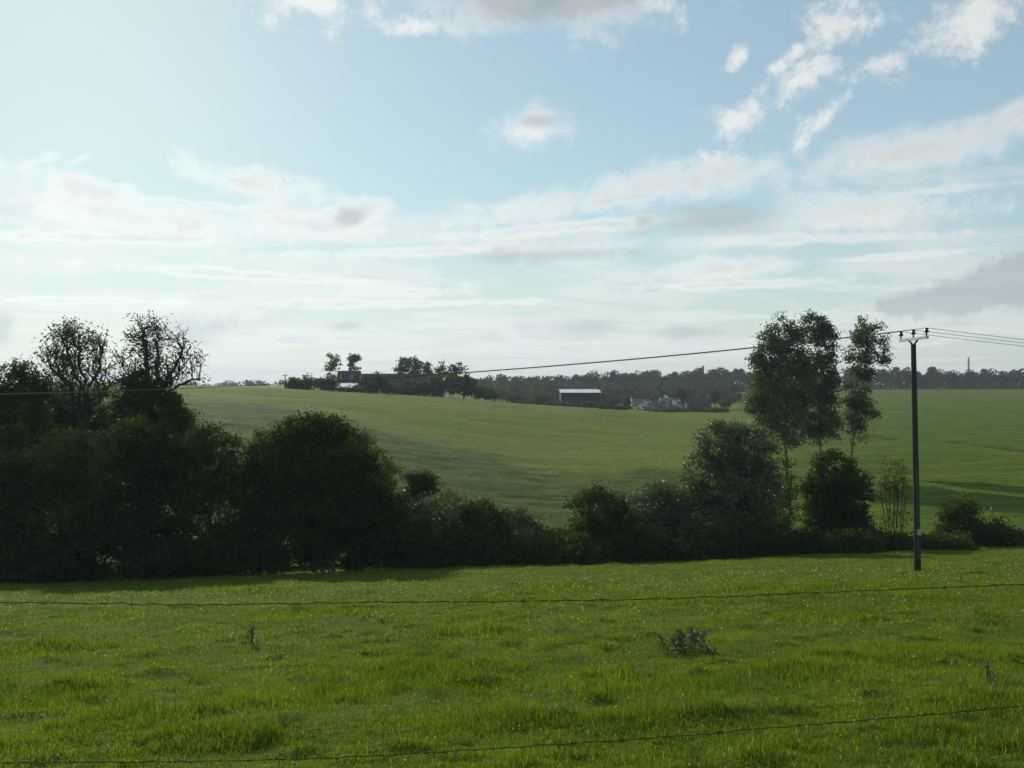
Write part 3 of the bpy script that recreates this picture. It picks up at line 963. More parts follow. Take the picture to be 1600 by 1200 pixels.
# farmhouse
house, hroof, hb, hsl = gabled('farmhouse', 'slate-roofed white farmhouse with chimney and two dormers on the brow', 'house', 546, 285, 6.0, 6.6, 2.75, 5.95, M_RENDER, M_SLATE)
m = MB(); m.box((0.2, 0.15, 6.1), (0.9, 0.6, 1.5)); ch = m.build('chimney', M_BRICK, hroof)
for xx in (-2.1, 1.1):
    m = MB()
    y0, y1 = -2.5, -0.9
    z0 = 2.75 + (3.3 - 2.5) * hsl
    m.add([(xx - .42, y0, z0 - .1), (xx + .42, y0, z0 - .1), (xx + .42, y0, z0 + .25), (xx, y0, z0 + 1.55), (xx - .42, y0, z0 + .25),
           (xx - .42, y1, z0 + .2), (xx + .42, y1, z0 + .2), (xx + .42, y1, z0 + .5), (xx, y1, z0 + 1.55), (xx - .42, y1, z0 + .5)],
          [(0, 1, 2, 3, 4), (1, 6, 7, 2), (5, 0, 4, 9), (2, 7, 8, 3), (3, 8, 9, 4)])
    dm = m.build('dormer', M_PALEGREY, house)
    m = MB(); m.box((xx, y0 - .03, z0 + .30), (.26, .04, .5)); m.build('window_pane', M_GLASS, dm)
for xx in (-1.8, 0.0, 1.8):
    m = MB(); m.box((xx, -3.32, 1.45), (0.9, 0.05, 1.1)); m.build('window_pane', M_GLASS, house)
# low shed with its roof glare painted in as white, clear of the farmhouse's shadow
lx = (541.5 - 800) / F * 262
lt = thing('glare_roofed_shed', 'low shed, roof glare painted in white, in front of the farmhouse', 'shed', (lx, 265.5, gz(lx, 265.5)))
k = 262 / F
zt, zb = (600 - 598.6) * k - lt.location.z, (600 - 605.6) * k - lt.location.z
slab((-2.7, -2.9, zb), (2.9, -2.9, zb - .15), (2.5, 2.9, zt), (-2.4, 2.9, zt), 0.06).build('roof', M_TIN, lt)
m = MB(); m.box((0.1, -2.6, zb / 2 - .35), (5.0, .12, zb + .3)); m.build('wall', M_TIMBER, lt)
for sx in (-2.4, 2.45):
    m = MB(); m.box((sx, 0, zb / 2 - .35), (.12, 5.0, zb + .3)); m.build('wall', M_TIMBER, lt)
# long barn
barn, broof, bb, bsl = gabled('long_barn', 'long low brown-roofed barn right of the farmhouse', 'barn', 628, 296, 23.0, 9.0, 2.9, 6.2, M_RENDER, M_TILE)
for xx in (-7.5, 0.5, 7.0):
    m = MB(); m.box((xx, -4.53, 1.1), (2.4, .06, 2.3)); m.build('door', M_TIMBER, barn)
# open-fronted shed with bright roof
sb = at(906, 372)
sh = thing('open_shed', 'open-fronted timber shed with tin roof, its glare painted in white', 'shed', sb)
k = 372 / F
zt, zb = (600 - 608.3) * k - sb.z, (600 - 613.2) * k - sb.z
slab((-7.5, -5.3, zb), (7.5, -5.3, zb), (7.5, 5.3, zt), (-7.5, 5.3, zt), 0.06).build('roof', M_TIN, sh)
m = MB(); m.box((0, 4.9, zt / 2 - .45), (14.6, .12, zt + .5)); m.build('wall', M_TIMBER, sh)
for sx in (-7.2, 7.2):
    m = MB(); m.box((sx, 0, zb / 2 - .4), (.12, 9.6, zb + .6)); m.build('wall', M_TIMBER, sh)
for sx in (-4.8, -2.4, 0, 2.4, 4.8):
    m = MB(); m.box((sx, -5.0, zb / 2 - .4), (.2, .2, zb + .6)); m.build('post', M_TIMBER, sh)
# hut beside the scrap heap
hut, hr, hub, _ = gabled('hut', 'small tan hut with dark pitched roof left of the rubble heap', 'hut', 1001, 385, 7.0, 4.6, 3.4, 5.2, M_PLASTER, M_SLATE)
m = MB(); m.box((0.9, -2.34, 0.9), (0.9, .06, 1.9)); m.build('door', M_TIMBER, hut)
# low dark-roofed shed at the right end of the yard
low, lr_, lob, _ = gabled('low_shed', 'low dark-roofed shed at the right end of the scrap yard', 'shed', 1090, 340, 7.8, 5.0, 2.2, 4.0, M_TIMBER, M_SLATE)
m = MB(); m.box((-1.0, -2.53, 0.6), (1.4, .06, 1.4)); m.build('door', M_TIMBER, low)

# scrap heap: crumpled sheets leaning on one another
M_SCRAP = plain_material('scrap_metal', (0.22, 0.23, 0.22), (0.50, 0.50, 0.47), 0.9, 0.6, 0.0, 0.2)
M_RUST = plain_material('rusty_metal', (0.10, 0.075, 0.06), (0.22, 0.20, 0.18), 0.9, 0.7, 0.2, 0.2)
rs = random.Random(4)
# the heap they lie on
M_RUBBLE = plain_material('rubble', (0.07, 0.07, 0.06), (0.24, 0.24, 0.22), 0.8, 0.9, 0, 0.6)
HX, HD = (1035 - 800) / F * 334, 334.0
gx, gy = np.meshgrid(np.linspace(-9, 9, 46), np.linspace(-5, 6, 30))


def heap_h(x, y):
    prof = np.interp(x, [-9, -8, -6.5, -3, 1, 4, 7, 9], [0, 1.6, 2.9, 3.4, 4.4, 3.6, 1.8, 0])
    lump = (vnoise(x * 1.1 + 40, y * 1.1 + 40, 51) - .5) * 1.3 + (vnoise(x * 2.7 + 40, y * 2.7 + 40, 52) - .5) * .7
    return np.maximum((prof + lump) * np.cos(np.clip(y / 5.6, -1, 1) * 1.5) - .1, -.3)


g0 = gz(HX, HD)
hv = np.column_stack([gx.ravel(), gy.ravel(), heap_h(gx, gy).ravel()])
ii, jj = np.meshgrid(np.arange(29), np.arange(45), indexing='ij')
hq = np.stack([ii * 46 + jj, ii * 46 + jj + 1, (ii + 1) * 46 + jj + 1, (ii + 1) * 46 + jj], -1).reshape(-1, 4)
tag(link('rubble_heap', mesh_np('rubble_heap', hv, hq, M_RUBBLE), None, (HX, HD, g0)), 'grey heap of rubble carrying the scrap between hut and low shed', 'rubble')


def sheet(px, v, w, h, tilt, mat, label, grp=None):
    """a crumpled sheet lying on the heap's front; v runs from foot (0) to crest (1)"""
    d = HD - 4.6 + 4.4 * v
    x = (px - 800) / F * d - HX
    y = d - HD
    z = float(heap_h(np.array([x]), np.array([y]))[0])
    m = MB()
    n = 4
    vs = [((i / (n - 1) - .5) * w, (rs.random() - .5) * .2 * min(1, w), (j / (n - 1) - .5) * h + (rs.random() - .5) * .15 * h) for j in range(n) for i in range(n)]
    vs2 = [(a, b + .05, c) for a, b, c in vs]
    fs = []
    for j in range(n - 1):
        for i in range(n - 1):
            a = j * n + i
            fs += [(a, a + 1, a + n + 1, a + n), (a + n * n, a + n + n * n, a + n + 1 + n * n, a + 1 + n * n)]
    m.add(vs + vs2, fs)
    o = m.build('scrap_sheet', mat)
    o.location = (HX + x, d - .15, g0 + z + h * 0.22)
    o.rotation_euler = tilt
    tag(o, label, 'scrap', grp)


sheet(1009, .35, 2.0, 1.8, (-.6, .35, .2), M_SCRAP, 'largest pale sheet leaning at the left end of the rubble heap')
sheet(1004, .05, 1.9, .6, (-.9, .6, 0), M_RENDER, 'small bright white board at the lower left foot of the rubble heap')
sheet(1001, .5, 1.0, 1.2, (-.5, -.3, .2), M_RENDER, 'white panel standing at the left top of the rubble heap')
sheet(1040, .95, 1.4, 1.2, (-.8, .5, -.3), M_SCRAP, 'pale tilted sheet on the crest of the rubble heap')
for i in range(44):
    sheet(1003 + rs.random() * 66, rs.random() ** .8, 0.5 + rs.random() * 1.3, .5 + rs.random() * .9,
          (-1.3 + rs.random() * 1.5, rs.random() * 1.6 - .8, rs.random() * 1.6 - .8), rs.choice((M_SCRAP, M_RUST, M_RUBBLE, M_RENDER)),
          'small crumpled metal piece lying on the rubble heap', 'small scrap on the rubble heap')

# farm trees and bushes
def fb(name, lab, cat, px, d, ell, mat=M_FAR, **kw):
    a = dict(leaf=0.34, cover=3.6, clump=0.9, stems=2, stem_top=0.3, seed=70, per=24, tip=0.03)
    a.update(kw)
    tree(name, lab, cat, px, d, ell, mat, **a)
fb('poplar_tree', 'slim twin-topped tree left of the farmhouse chimney', 'tree', 519, 292, [(520, 561, 11, 12), (516, 572, 12, 14), (525, 568, 8, 16), (519, 590, 11, 12)], M_GREY, cover=2.0, stem_top=.5)
fb('ash_tree', 'small open-crowned tree rising behind the farmhouse chimney', 'tree', 554, 300, [(553, 560, 10, 8), (549, 568, 8, 8), (561, 560, 5, 6), (556, 575, 9, 6)], M_MID, cover=1.8, stem_top=.6, stems=1)
fb('oak_tree', 'broad domed tree behind the middle of the long barn', 'tree', 641, 312, [(640, 570, 22, 13), (655, 574, 14, 14), (625, 577, 16, 8), (645, 562, 10, 8), (640, 590, 26, 14)], M_FAR, stem_top=.4)
fb('oak_tree', 'flat-topped double-crowned tree right of the barn', 'tree', 705, 312, [(690, 572, 13, 9), (716, 573, 17, 10), (700, 580, 24, 10), (708, 600, 26, 16)], M_FAR, cover=2.6, stem_top=.4)
fb('ash_tree', 'thin low tree between the domed and the flat-topped farm trees', 'tree', 668, 314, [(667, 574, 7, 9), (671, 585, 9, 9)], M_GREY, cover=1.4, stem_top=.6)
for px, d, ell, lab in [
    (458, 250, [(459, 598, 9, 9), (462, 603, 12, 8)], 'small dark bush right beside the far power pole'),
    (482, 252, [(480, 599, 15, 12), (470, 604, 14, 9)], 'round dark bush left of the slim farm tree'),
    (507, 254, [(503, 602, 14, 10), (513, 603, 12, 10)], 'dark bush under the slim twin-topped farm tree'),
    (540, 254, [(532, 611, 20, 5), (552, 611, 16, 5)], 'low hedge in front of the shed roof with painted white glare'),
    (585, 262, [(582, 598, 17, 15), (572, 606, 16, 10), (596, 605, 14, 12)], 'large dark bush between farmhouse and long barn'),
    (620, 270, [(618, 608, 16, 9), (606, 610, 14, 8)], 'lower dark bush in front of the barn doors'),
    (655, 272, [(652, 605, 20, 13), (640, 610, 16, 9)], 'dark bush in front of the right half of the barn'),
    (690, 276, [(688, 601, 22, 17), (672, 606, 18, 14)], 'biggest dark bush at the right end of the barn'),
    (725, 280, [(722, 604, 22, 17), (738, 610, 18, 13)], 'dark bush below the flat-topped farm tree'),
    (757, 284, [(755, 616, 16, 11), (768, 620, 11, 7)], 'last dark bush at the right end of the farm hedge'),
]:
    ell = [(a, b - 1, c * 1.35, e * 1.15) for a, b, c, e in ell]
    fb('hawthorn_bush', lab, 'bush', px, d, ell, M_DARK, cover=4, stems=3, stem_top=.25, group='bushes round the farm')
for px, d, ell, lab in [
    (805, 335, [(803, 622, 15, 10), (815, 627, 14, 6)], 'bush standing apart just right of the farm hedge'),
    (845, 345, [(845, 624, 16, 10), (832, 628, 14, 6)], 'bush midway between the farm hedge and the open shed'),
    (880, 345, [(880, 632, 14, 6)], 'low bush under the left end of the open shed'),
    (925, 345, [(925, 632, 18, 6)], 'low bush under the right end of the open shed'),
    (955, 350, [(955, 628, 15, 9)], 'bush between the open shed and the tan hut'),
    (979, 338, [(978, 628, 9, 10), (979, 634, 10, 8)], 'upright dark bush left of the tan hut'),
    (1066, 350, [(1064, 614, 12, 9), (1070, 622, 12, 9)], 'dark bush behind the rubble heap'),
    (1118, 345, [(1119, 616, 9, 12), (1113, 624, 8, 8)], 'leaning small tree right of the low shed'),
    (822, 318, [(820, 630, 14, 5), (835, 632, 12, 4)], 'low bush on the brow well left of the open shed'),
    (862, 320, [(862, 633, 14, 5)], 'low bush on the brow just left of the open shed'),
    (945, 320, [(945, 636, 15, 6)], 'low bush on the brow just right of the open shed'),
    (970, 318, [(968, 640, 13, 5)], 'lowest bush on the brow before the rubble heap'),
    (1125, 318, [(1120, 644, 20, 5)], 'low bank of weeds right of the low shed'),
    (1040, 318, [(1035, 647, 22, 4)], 'low weeds in front of the rubble heap'),
    (1136, 335, [(1134, 630, 10, 8)], 'small round bush at the right end of the scrap yard'),
    (1075, 322, [(1070, 640, 22, 5), (1100, 641, 26, 5)], 'low dark bank of weeds below the rubble heap'),
]:
    fb('hawthorn_bush', lab, 'bush', px, d, ell, M_DARK, cover=3.6, stems=3, stem_top=.25, group='bushes round the scrap yard')

# far chimneys
def stack(px, d, top_py, w, label):
    x = (px - 800) / F * d
    z0 = gz(x, d); h = (600 - top_py) / F * d - z0
    r = thing('chimney_stack', label, 'chimney', (x, d, z0))
    m = MB(); m.tube([(0, 0, -1), (0, 0, h * .5), (0, 0, h - 1.2)], [w * .62, w * .54, w * .46], 14); m.build('shaft', M_BRICK, r, True)
    m = MB(); m.tube([(0, 0, h - 1.2), (0, 0, h - .9), (0, 0, h)], [w * .46, w * .56, w * .52], 14); m.build('cap', M_BRICK, r, True)
M_BRICK = plain_material('dark_brick', (0.05, 0.04, 0.035), (0.08, 0.065, 0.055), 0.5, 0.9, 0, 0.2)  # darker brick for the far stacks
stack(1513.5, 1500, 558.5, 2.7, 'tall thin brick chimney rising behind the wood near the right edge')
stack(1098.5, 900, 571.5, 1.9, 'short stub of a chimney just above the wood left of the poplars')

# ---------------------------------------------------------------- power line
M_POLE = plain_material('creosoted_pole', (0.030, 0.026, 0.024), (0.060, 0.052, 0.046), 5, 0.85, 0, 0.5, (1, 1, .08))
M_ARM = plain_material('pale_arm', (0.45, 0.42, 0.36), (0.60, 0.57, 0.50), 5, 0.8, 0, 0.2)
M_INS = plain_material('insulator_glaze', (0.030, 0.018, 0.014), (0.045, 0.03, 0.024), 5, 0.3, 0, 0, spec=0.5)
M_WIRE = plain_material('old_copper_cable', (0.13, 0.105, 0.08), (0.20, 0.165, 0.125), 5, 0.5, 0.3, 0)
LD = Vector((1, 0.042, 0)).normalized()          # along the line, to the right
AD = Vector((0.042, -1.0, 0)).normalized()      # along the crossarm


def power_pole(label, base, ztop, lean, slant=0.012, name='power_pole'):
    """ztop: world z of the middle insulator's head"""
    r = thing(name, label, 'utility pole', base)
    h = ztop - base.z - 0.52
    m = MB()
    m.tube([(lean * (1 - q), 0, h * q - (.4 if q == 0 else 0)) for q in np.linspace(0, 1, 7)], [0.112 - 0.026 * q for q in np.linspace(0, 1, 7)], 14)
    m.build('shaft', M_POLE, r, True)
    ac = Vector((0, 0, h + .17))
    tilt = Vector((0, 0, slant))
    e0, e1 = ac - (AD + tilt) * 1.05, ac + (AD + tilt) * 1.05
    m = MB(); m.box((e0 + e1) / 2, ((e1 - e0).length, .09, .085), (e1 - e0).to_track_quat('X', 'Z').to_matrix()); m.build('crossarm', M_ARM, r)
    heads = []
    for s in (-1, 1):
        m = MB(); m.tube([Vector((0, 0, h - .12)) + AD * .07 * s, Vector((0, 0, h + .02)) + AD * .12 * s, ac + (AD + tilt) * .34 * s - Vector((0, 0, .05))], [.04, .035, .03], 8)
        m.build('brace', M_POLE, r, True)
    for s in (-1, 0, 1):
        b = ac + (AD + tilt) * .98 * s + Vector((0, 0, .05))
        m = MB()
        m.tube([b, b + Vector((0, 0, .10)), b + Vector((0, 0, .11)), b + Vector((0, 0, .16)), b + Vector((0, 0, .18)), b + Vector((0, 0, .24)), b + Vector((0, 0, .27))],
               [.025, .025, .075, .08, .055, .065, .03], 10)
        m.build('insulator', M_INS, r, True)
        heads.append(Vector(base) + b + Vector((0, 0, .26)))
    return r, heads


pb = at(1434, 34.0)
zt = (600 - 513.5) / F * 34
pole, heads = power_pole('dark wooden power pole with slanting crossarm standing in the meadow', pb + Vector((-.15, 0, 0)), zt, 0.15)
m = MB(); m.box((.14, -.125, 1.32), (.14, .01, .2)); m.build('notice_plate', M_ARM, pole)
m = MB(); m.tube([(.12, -.14, .4), (.06, -.12, 3.5)], .012, 6); m.build('cable_guard', M_WIRE, pole)
SP = 64.0
ends = {}
for sgn, lab in ((-1, 'matching wooden power pole at the left end of the cable span'), (1, 'matching wooden power pole at the right end of the cable span')):
    q = pole.location + LD * SP * sgn
    q.z = gz(q.x, q.y)
    zt2 = zt - (0.121 * SP - 0.00164 * SP * SP)
    ends[sgn] = power_pole(lab, q, max(zt2, q.z + 4.5), 0.0, -0.045 if sgn < 0 else 0.012)[1]
names = ['farthest of the three power cables strung along the poles', 'middle one of the three power cables strung along the poles', 'nearest of the three power cables strung along the poles']
for i in range(3):
    pts = []
    for sgn in (-1, 1):
        a, b = heads[i], ends[sgn][i]
        seg = []
        for q in np.linspace(0, 1, 49):
            s_ = q * SP
            p = a.lerp(b, q)
            lin = a.z + (b.z - a.z) * q
            end_drop = 0.121 * SP - 0.00164 * SP * SP
            sag = (0.121 * s_ - 0.00164 * s_ * s_) - end_drop * q
            p.z = lin - sag
            seg.append(p)
        pts = seg[::-1] if sgn == -1 else pts + seg[1:]
    m = MB(); m.tube(pts, 0.008, 5)
    tag(m.build('power_cable', M_WIRE, None, True), names[i], 'cable', 'cables of the power line')
# far pole on the brow
fx = at(445.5, 330)
r = thing('power_pole', 'tiny distant power pole on the brow left of the farm', 'utility pole', fx)
h = (600 - 585) / F * 330 - fx.z
m = MB(); m.tube([(0, 0, -.4), (0, 0, h)], [.2, .17], 8); m.build('shaft', M_POLE, r)
m = MB(); m.box((0, 0, h - .3), (2.2, .16, .16)); m.build('crossarm', M_POLE, r)

# ---------------------------------------------------------------- barbed wire fence near the viewer
M_BARB = plain_material('rusty_wire', (0.030, 0.022, 0.016), (0.060, 0.045, 0.035), 20, 0.7, 0.4, 0)
M_POST = plain_material('fence_post_wood', (0.10, 0.08, 0.06), (0.18, 0.15, 0.12), 6, 0.9, 0, 0.5, (1, 1, .1))


def fence_d(px):
    return 1.0 / np.interp(px, [-400, 2000], [1 / 3.12, 1 / 3.83])


fo = at(800, 3.4)
fence = thing('wire_fence', 'two-strand barbed wire fence crossing close in front of the viewer', 'fence', fo)
rs = random.Random(9)
strands = [([-330, 0, 100, 200, 300, 420, 600, 800, 1000, 1200, 1400, 1600, 1950], [930, 942, 942, 943.5, 946, 943.5, 941, 939.5, 937, 929.5, 921.5, 913, 896]),
           ([-330, 0, 300, 500, 800, 1000, 1300, 1600, 1950], [1188, 1192, 1190, 1186, 1168, 1155, 1130, 1103, 1070])]
ends_ = []
for xs, ys in strands:
    m = MB()
    pts = []
    pxs = np.linspace(-330, 1950, 150)
    # smooth the strand
    yy = np.interp(pxs, xs, ys)
    yy = np.convolve(np.pad(yy, 6, mode='reflect', reflect_type='odd'), np.ones(13) / 13, 'valid')
    for a, b in zip(pxs, yy):
        d = fence_d(a)
        pts.append(Vector(((a - 800) / F * d, d, (600 - b) / F * d)) - fo + Vector((0, rs.gauss(0, .0008), rs.gauss(0, .0012))))
    m.tube(pts, 0.0013, 5)
    # second strand twisted round the first
    m.tube([p + Vector((0, math.cos(i * 1.9) * .0018, math.sin(i * 1.9) * .0018)) for i, p in enumerate(pts)], 0.0011, 4)
    ends_.append((pts[0], pts[-1]))
    w = m.build('wire', M_BARB, fence, True)
    i = 4
    while i < 146:
        p = pts[i]
        m = MB()
        for q in range(2):
            an = rs.random() * 3.14
            v = Vector((rs.gauss(0, .004), math.cos(an) * .009, math.sin(an) * .009))
            m.tube([p - v, p + v], 0.0008, 4)
        m.tube([p - Vector((.006, 0, 0)), p + Vector((.006, 0, 0))], 0.0026, 6)
        m.build('barb', M_BARB, w)
        i += rs.choice((6, 7, 8, 9))
for e in (0, 1):
    top = ends_[0][e]
    gx, gy = top.x + fo.x, top.y + fo.y + .06
    m = MB()
    zb = gz(gx, gy) - fo.z
    m.tube([(top.x, top.y + .05, zb - .4), (top.x, top.y + .05, zb + .3), (top.x + .01, top.y + .05, top.z + .02), (top.x + .01, top.y + .05, top.z + .12)], [.055, .052, .047, .038], 10)
    m.build('post', M_POST, fence, True)

# ---------------------------------------------------------------- meadow grass
def grass_material():
    m, N, out = material('grass_blades')
    geo = N.new('ShaderNodeNewGeometry')
    P = geo.outputs['Position']
    n1 = N.noise(P, 0.55, 4, 0.6)
    n2 = N.noise(P, 2.6, 3, 0.6)
    r = geo.outputs['Random Per Island']
    c = N.mix(N.smooth(n1, 0.32, 0.68), (0.084, 0.160, 0.007), (0.146, 0.216, 0.009))
    c = N.mix(N.smooth(n2, 0.54, 0.68), c, (0.050, 0.100, 0.012))
    c = N.mix(N.m('MULTIPLY', N.smooth(r, 0.88, 1.0), 0.5), c, (0.30, 0.29, 0.12))
    v = N.m('ADD', 0.55, N.m('MULTIPLY', r, 0.9))
    c = N.vm('MULTIPLY', c, N.comb(v, v, v))
    df = N.new('ShaderNodeBsdfDiffuse'); N.put(df.inputs[0], c)
    tr = N.new('ShaderNodeBsdfTranslucent'); N.put(tr.inputs[0], N.vm('MULTIPLY', c, (1.45, 1.30, 0.55)))
    ms = N.new('ShaderNodeMixShader'); ms.inputs[0].default_value = 0.5
    N.t.links.new(df.outputs[0], ms.inputs[1]); N.t.links.new(tr.outputs[0], ms.inputs[2])
    gl = N.new('ShaderNodeBsdfGlossy'); gl.inputs['Roughness'].default_value = 0.5
    m2 = N.new('ShaderNodeMixShader'); m2.inputs[0].default_value = 0.025
    N.t.links.new(ms.outputs[0], m2.inputs[1]); N.t.links.new(gl.outputs[0], m2.inputs[2])
    N.t.links.new(m2.outputs[0], out.inputs[0])
    return m


M_GRASS = grass_material()
rg = np.random.default_rng(77)
# hand-placed dark tussocks seen in the photograph (px, py) on the meadow
tuss = []
for px, py in [(370, 1097), (505, 1092), (700, 1070), (745, 1130), (490, 957), (1180, 920), (1310, 918), (1065, 938), (740, 940), (120, 1075),
               (60, 1100), (1370, 1028), (1490, 1020), (1100, 1070), (960, 1072), (1555, 1160), (740, 990), (1300, 965), (640, 1050), (230, 1120),
               (590, 1080), (900, 915), (400, 920), (1440, 930), (820, 925), (1560, 1100), (1000, 1120), (330, 1150), (80, 1010), (1230, 1050)]:
    d = 8.0
    for it in range(40):        # walk the ray down to the ground
        x = (px - 800) / F * d
        t = (py - 600) / F
        d_new = -gz(x, d) / t
        d = 0.5 * d + 0.5 * d_new
    tuss.append(((px - 800) / F * d, d))
tuss = np.array(tuss)


def tuss_amt(x, y):
    a = np.zeros(len(x))
    for tx, ty in tuss:
        rr = 0.022 * ty + 0.10
        a = np.maximum(a, np.exp(-(((x - tx) / (rr * 1.7)) ** 2 + ((y - ty) / (rr * 1.6)) ** 2)))
    return a


def grass_points(d0, d1, n):
    d = np.sqrt(d0 * d0 + rg.random(n) * (d1 * d1 - d0 * d0))
    u = (rg.random(n) * 2 - 1) * 0.60
    return u * d, d


def blades(d0, d1, n, hmin, hvar, width, seg2):
    x, y = grass_points(d0, d1, n)
    clump = vnoise(x * 2.3, y * 2.3, 3); big = vnoise(x * 0.55, y * 0.55, 12); fine = vnoise(x * 7, y * 7, 13)
    ta = tuss_amt(x, y)
    keep = rg.random(n) < np.clip(0.35 + 0.75 * fine + ta, 0, 1)
    x, y, clump, big, fine, ta = (a[keep] for a in (x, y, clump, big, fine, ta))
    n = len(x)
    z = ground_z(x, y)
    h = (hmin + hvar * rg.random(n) ** 1.5) * (0.55 + 0.25 * big + 1.5 * np.maximum(clump - 0.58, 0) + 0.5 * fine) * (1 + 1.4 * ta)
    az = rg.random(n) * 6.283
    lean = np.abs(rg.normal(size=n)) * 0.45 + 0.1
    dx, dy = np.cos(az), np.sin(az)
    fa = rg.random(n) * 6.283                 # which way the flat of the blade looks
    wx, wy = np.cos(fa) * width * 0.5, np.sin(fa) * width * 0.5
    wv = (0.6 + 0.8 * rg.random(n))
    wx *= wv; wy *= wv
    B = np.column_stack([x, y, z - 0.01])
    tip = B + np.column_stack([dx * h * lean, dy * h * lean, h * np.sqrt(np.maximum(0.15, 1 - lean ** 2 * .6))])
    Wv = np.column_stack([wx, wy, np.zeros(n)])
    if not seg2:
        v = np.stack([B - Wv, B + Wv, tip], 1).reshape(-1, 3)
        return v, np.arange(3 * n).reshape(-1, 3)
    mid = B + np.column_stack([dx * h * lean * .28, dy * h * lean * .28, h * .58])
    v = np.stack([B - Wv, B + Wv, mid - Wv * .8, mid + Wv * .8, tip], 1).reshape(-1, 3)
    f = np.array([[0, 1, 3], [0, 3, 2], [2, 3, 4]])[None] + (np.arange(n) * 5)[:, None, None]
    return v, f.reshape(-1, 3)


vs, fs, off = [], [], 0
for args in ((5.2, 9.5, 170000, .024, .046, .006, True), (9.5, 16, 220000, .024, .05, .009, False),
             (16, 28, 240000, .028, .055, .015, False), (28, 58, 240000, .032, .06, .028, False)):
    v, f = blades(*args)
    vs.append(v); fs.append(f + off); off += len(v)
tag(link('meadow_grass', mesh_np('meadow_grass', np.concatenate(vs), np.concatenate(fs), M_GRASS)),
    'bright green pasture grass with tussocks covering the meadow', 'grass', kind='stuff')

# flower heads, grass glints made as white specks, and stalks in the meadow
M_SPECK = leaf_material('flower_glint', (0.66, 0.66, 0.60), (0.80, 0.80, 0.74), 0.5, 0.03)
x, y = grass_points(5.5, 36, 1100)
c = np.column_stack([x, y, ground_z(x, y) + .05 + rg.random(len(x)) * .05])
O = np.array([[1, 0, 0], [-1, 0, 0], [0, 1, 0], [0, -1, 0], [0, 0, 1], [0, 0, -1]], float)
s_ = (0.004 + 0.0005 * y * (0.5 + rg.random(len(x))))[:, None, None]
v = (c[:, None] + O[None] * s_).reshape(-1, 3)
Fo = np.array([[0, 2, 4], [2, 1, 4], [1, 3, 4], [3, 0, 4], [2, 0, 5], [1, 2, 5], [3, 1, 5], [0, 3, 5]])
f = (Fo[None] + (np.arange(len(x)) * 6)[:, None, None]).reshape(-1, 3)
tag(link('flower_glint_specks', mesh_np('flower_glint_specks', v, f, M_SPECK)), 'tiny white flower heads and modelled grass glints scattered through the meadow grass', 'flowers and glints', kind='stuff')
M_STALK = leaf_material('dry_stalks', (0.07, 0.07, 0.03), (0.20, 0.18, 0.09), 0.3, 0.03)
m = MB()
rs = random.Random(5)
x, y = grass_points(5.5, 20, 420)
for a, b in zip(x, y):
    z = gz(a, b); h = .16 + rs.random() * .22
    l = rs.gauss(0, .25) * h
    m.tube([(a, b, z), (a + l * .3, b, z + h * .6), (a + l, b + rs.gauss(0, .04), z + h)], [.0022, .0018, .0012], 3, False)
tag(m.build('grass_stalk_stuff', M_STALK), 'thin flowering grass stalks standing above the near grass', 'grass', kind='stuff')

# weeds one can pick out
M_THISTLE = leaf_material('thistle_leaf', (0.040, 0.065, 0.032), (0.085, 0.115, 0.060), 0.25, 0.06, 4)


def pix_ground(px, py, d=12.0):
    for it in range(60):
        d = 0.5 * d + 0.5 * (-gz((px - 800) / F * d, d) / ((py - 600) / F))
    return at(px, d)


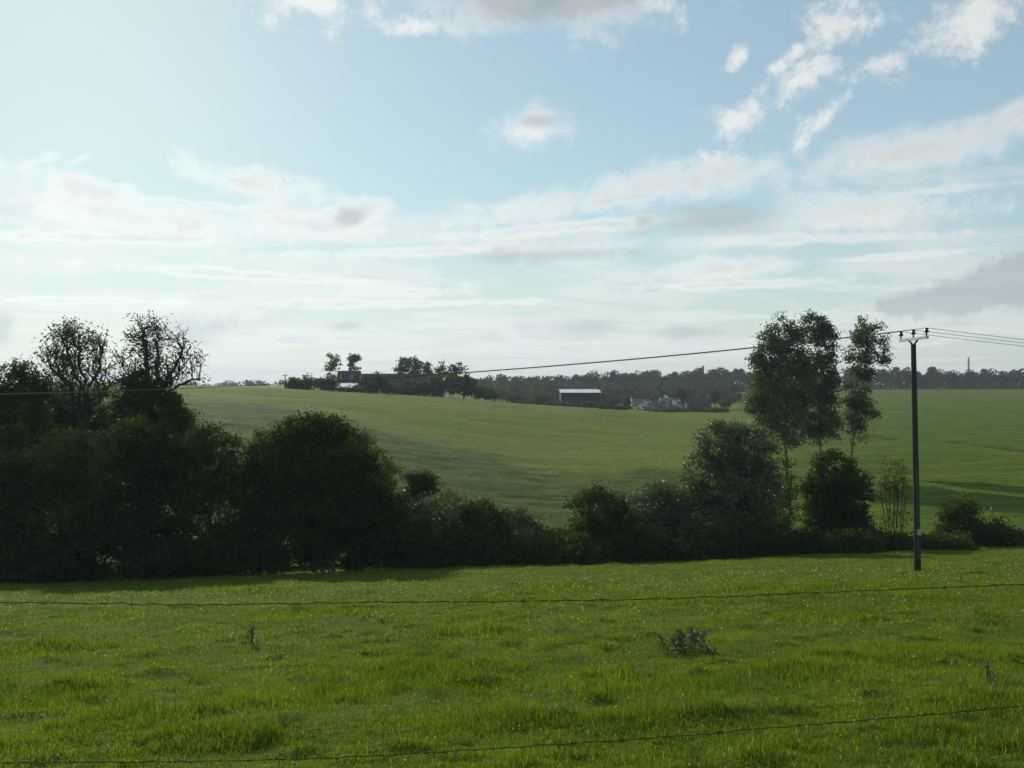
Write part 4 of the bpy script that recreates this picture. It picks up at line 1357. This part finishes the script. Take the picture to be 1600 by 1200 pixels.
def weed(name, label, px, py, stems, height, spread, leafn, leafs, seed):
    rg = np.random.default_rng(seed)
    b = pix_ground(px, py)
    r = thing(name, label, 'weed', b)
    pts = []
    for i in range(stems):
        a = rg.random() * 6.28
        o0 = np.array([math.cos(a), math.sin(a) * .6, 0]) * spread * rg.random()
        h = height * (0.6 + 0.4 * rg.random())
        o1 = o0 * 1.5 + np.array([rg.normal() * .03, rg.normal() * .03, h])
        m = MB(); m.tube([o0 - (0, 0, .04), o0 * .6 + o1 * .4 + rg.normal(size=3) * .01, o1], [.007, .006, .004] if stems > 1 else [.003, .0025, .002], 5); m.build('stem', M_STALK if leafn < 20 else M_THISTLE, r)
        q = rg.random(leafn) ** 0.8
        an = rg.random(leafn) * 6.28
        rad = (1.05 - q) * .16 * rg.random(leafn) + .02
        pts.append(o0 + (o1 - o0) * q[:, None] + np.column_stack([np.cos(an) * rad, np.sin(an) * rad, rg.normal(size=leafn) * .015]))
    v, f = leaf_quads(np.concatenate(pts), leafs * (0.6 + .8 * rg.random(stems * leafn)), rg, 0.1, 0.34)
    link('foliage', mesh_np('foliage', v, f, M_THISTLE), r)


weed('thistle_plant', 'bushy grey-green thistle clump standing out in the right half of the meadow', 1072, 1021, 9, .36, .24, 130, .022, 1)
weed('thistle_plant', 'small low thistle beside the bigger thistle clump in the meadow', 1112, 1024, 3, .14, .10, 50, .020, 2)
weed('dock_plant', 'faint thin-stemmed dock left of the middle of the meadow', 392, 1005, 4, .30, .14, 40, .020, 3)
weed('dock_plant', 'single thin dark stalk upright in the near grass at left', 272, 1133, 1, .26, .02, 8, .010, 4)
weed('dock_plant', 'thin dark stalk in the near grass above the middle of the lower wire', 597, 1155, 1, .24, .02, 8, .010, 5)
weed('dock_plant', 'tall bent stalk with few leaves near the right edge above the lower wire', 1550, 1080, 3, .38, .10, 16, .03, 6)

# ---------------------------------------------------------------- air
def build_haze():
    m = bpy.data.materials.new('haze')
    m.use_nodes = True
    t = m.node_tree; t.nodes.clear()
    pv = t.nodes.new('ShaderNodeVolumePrincipled')
    pv.inputs['Color'].default_value = (0.80, 0.90, 1.0, 1)
    pv.inputs['Density'].default_value = HAZE
    pv.inputs['Anisotropy'].default_value = 0.2
    out = t.nodes.new('ShaderNodeOutputMaterial')
    t.links.new(pv.outputs[0], out.inputs['Volume'])
    mb = MB(); mb.box((0, 0, 10), (9600, 9600, 100))
    tag(mb.build('haze', m), 'thin pale haze filling the air over the fields', 'haze', kind='stuff')


HAZE = 0.00020
build_haze()
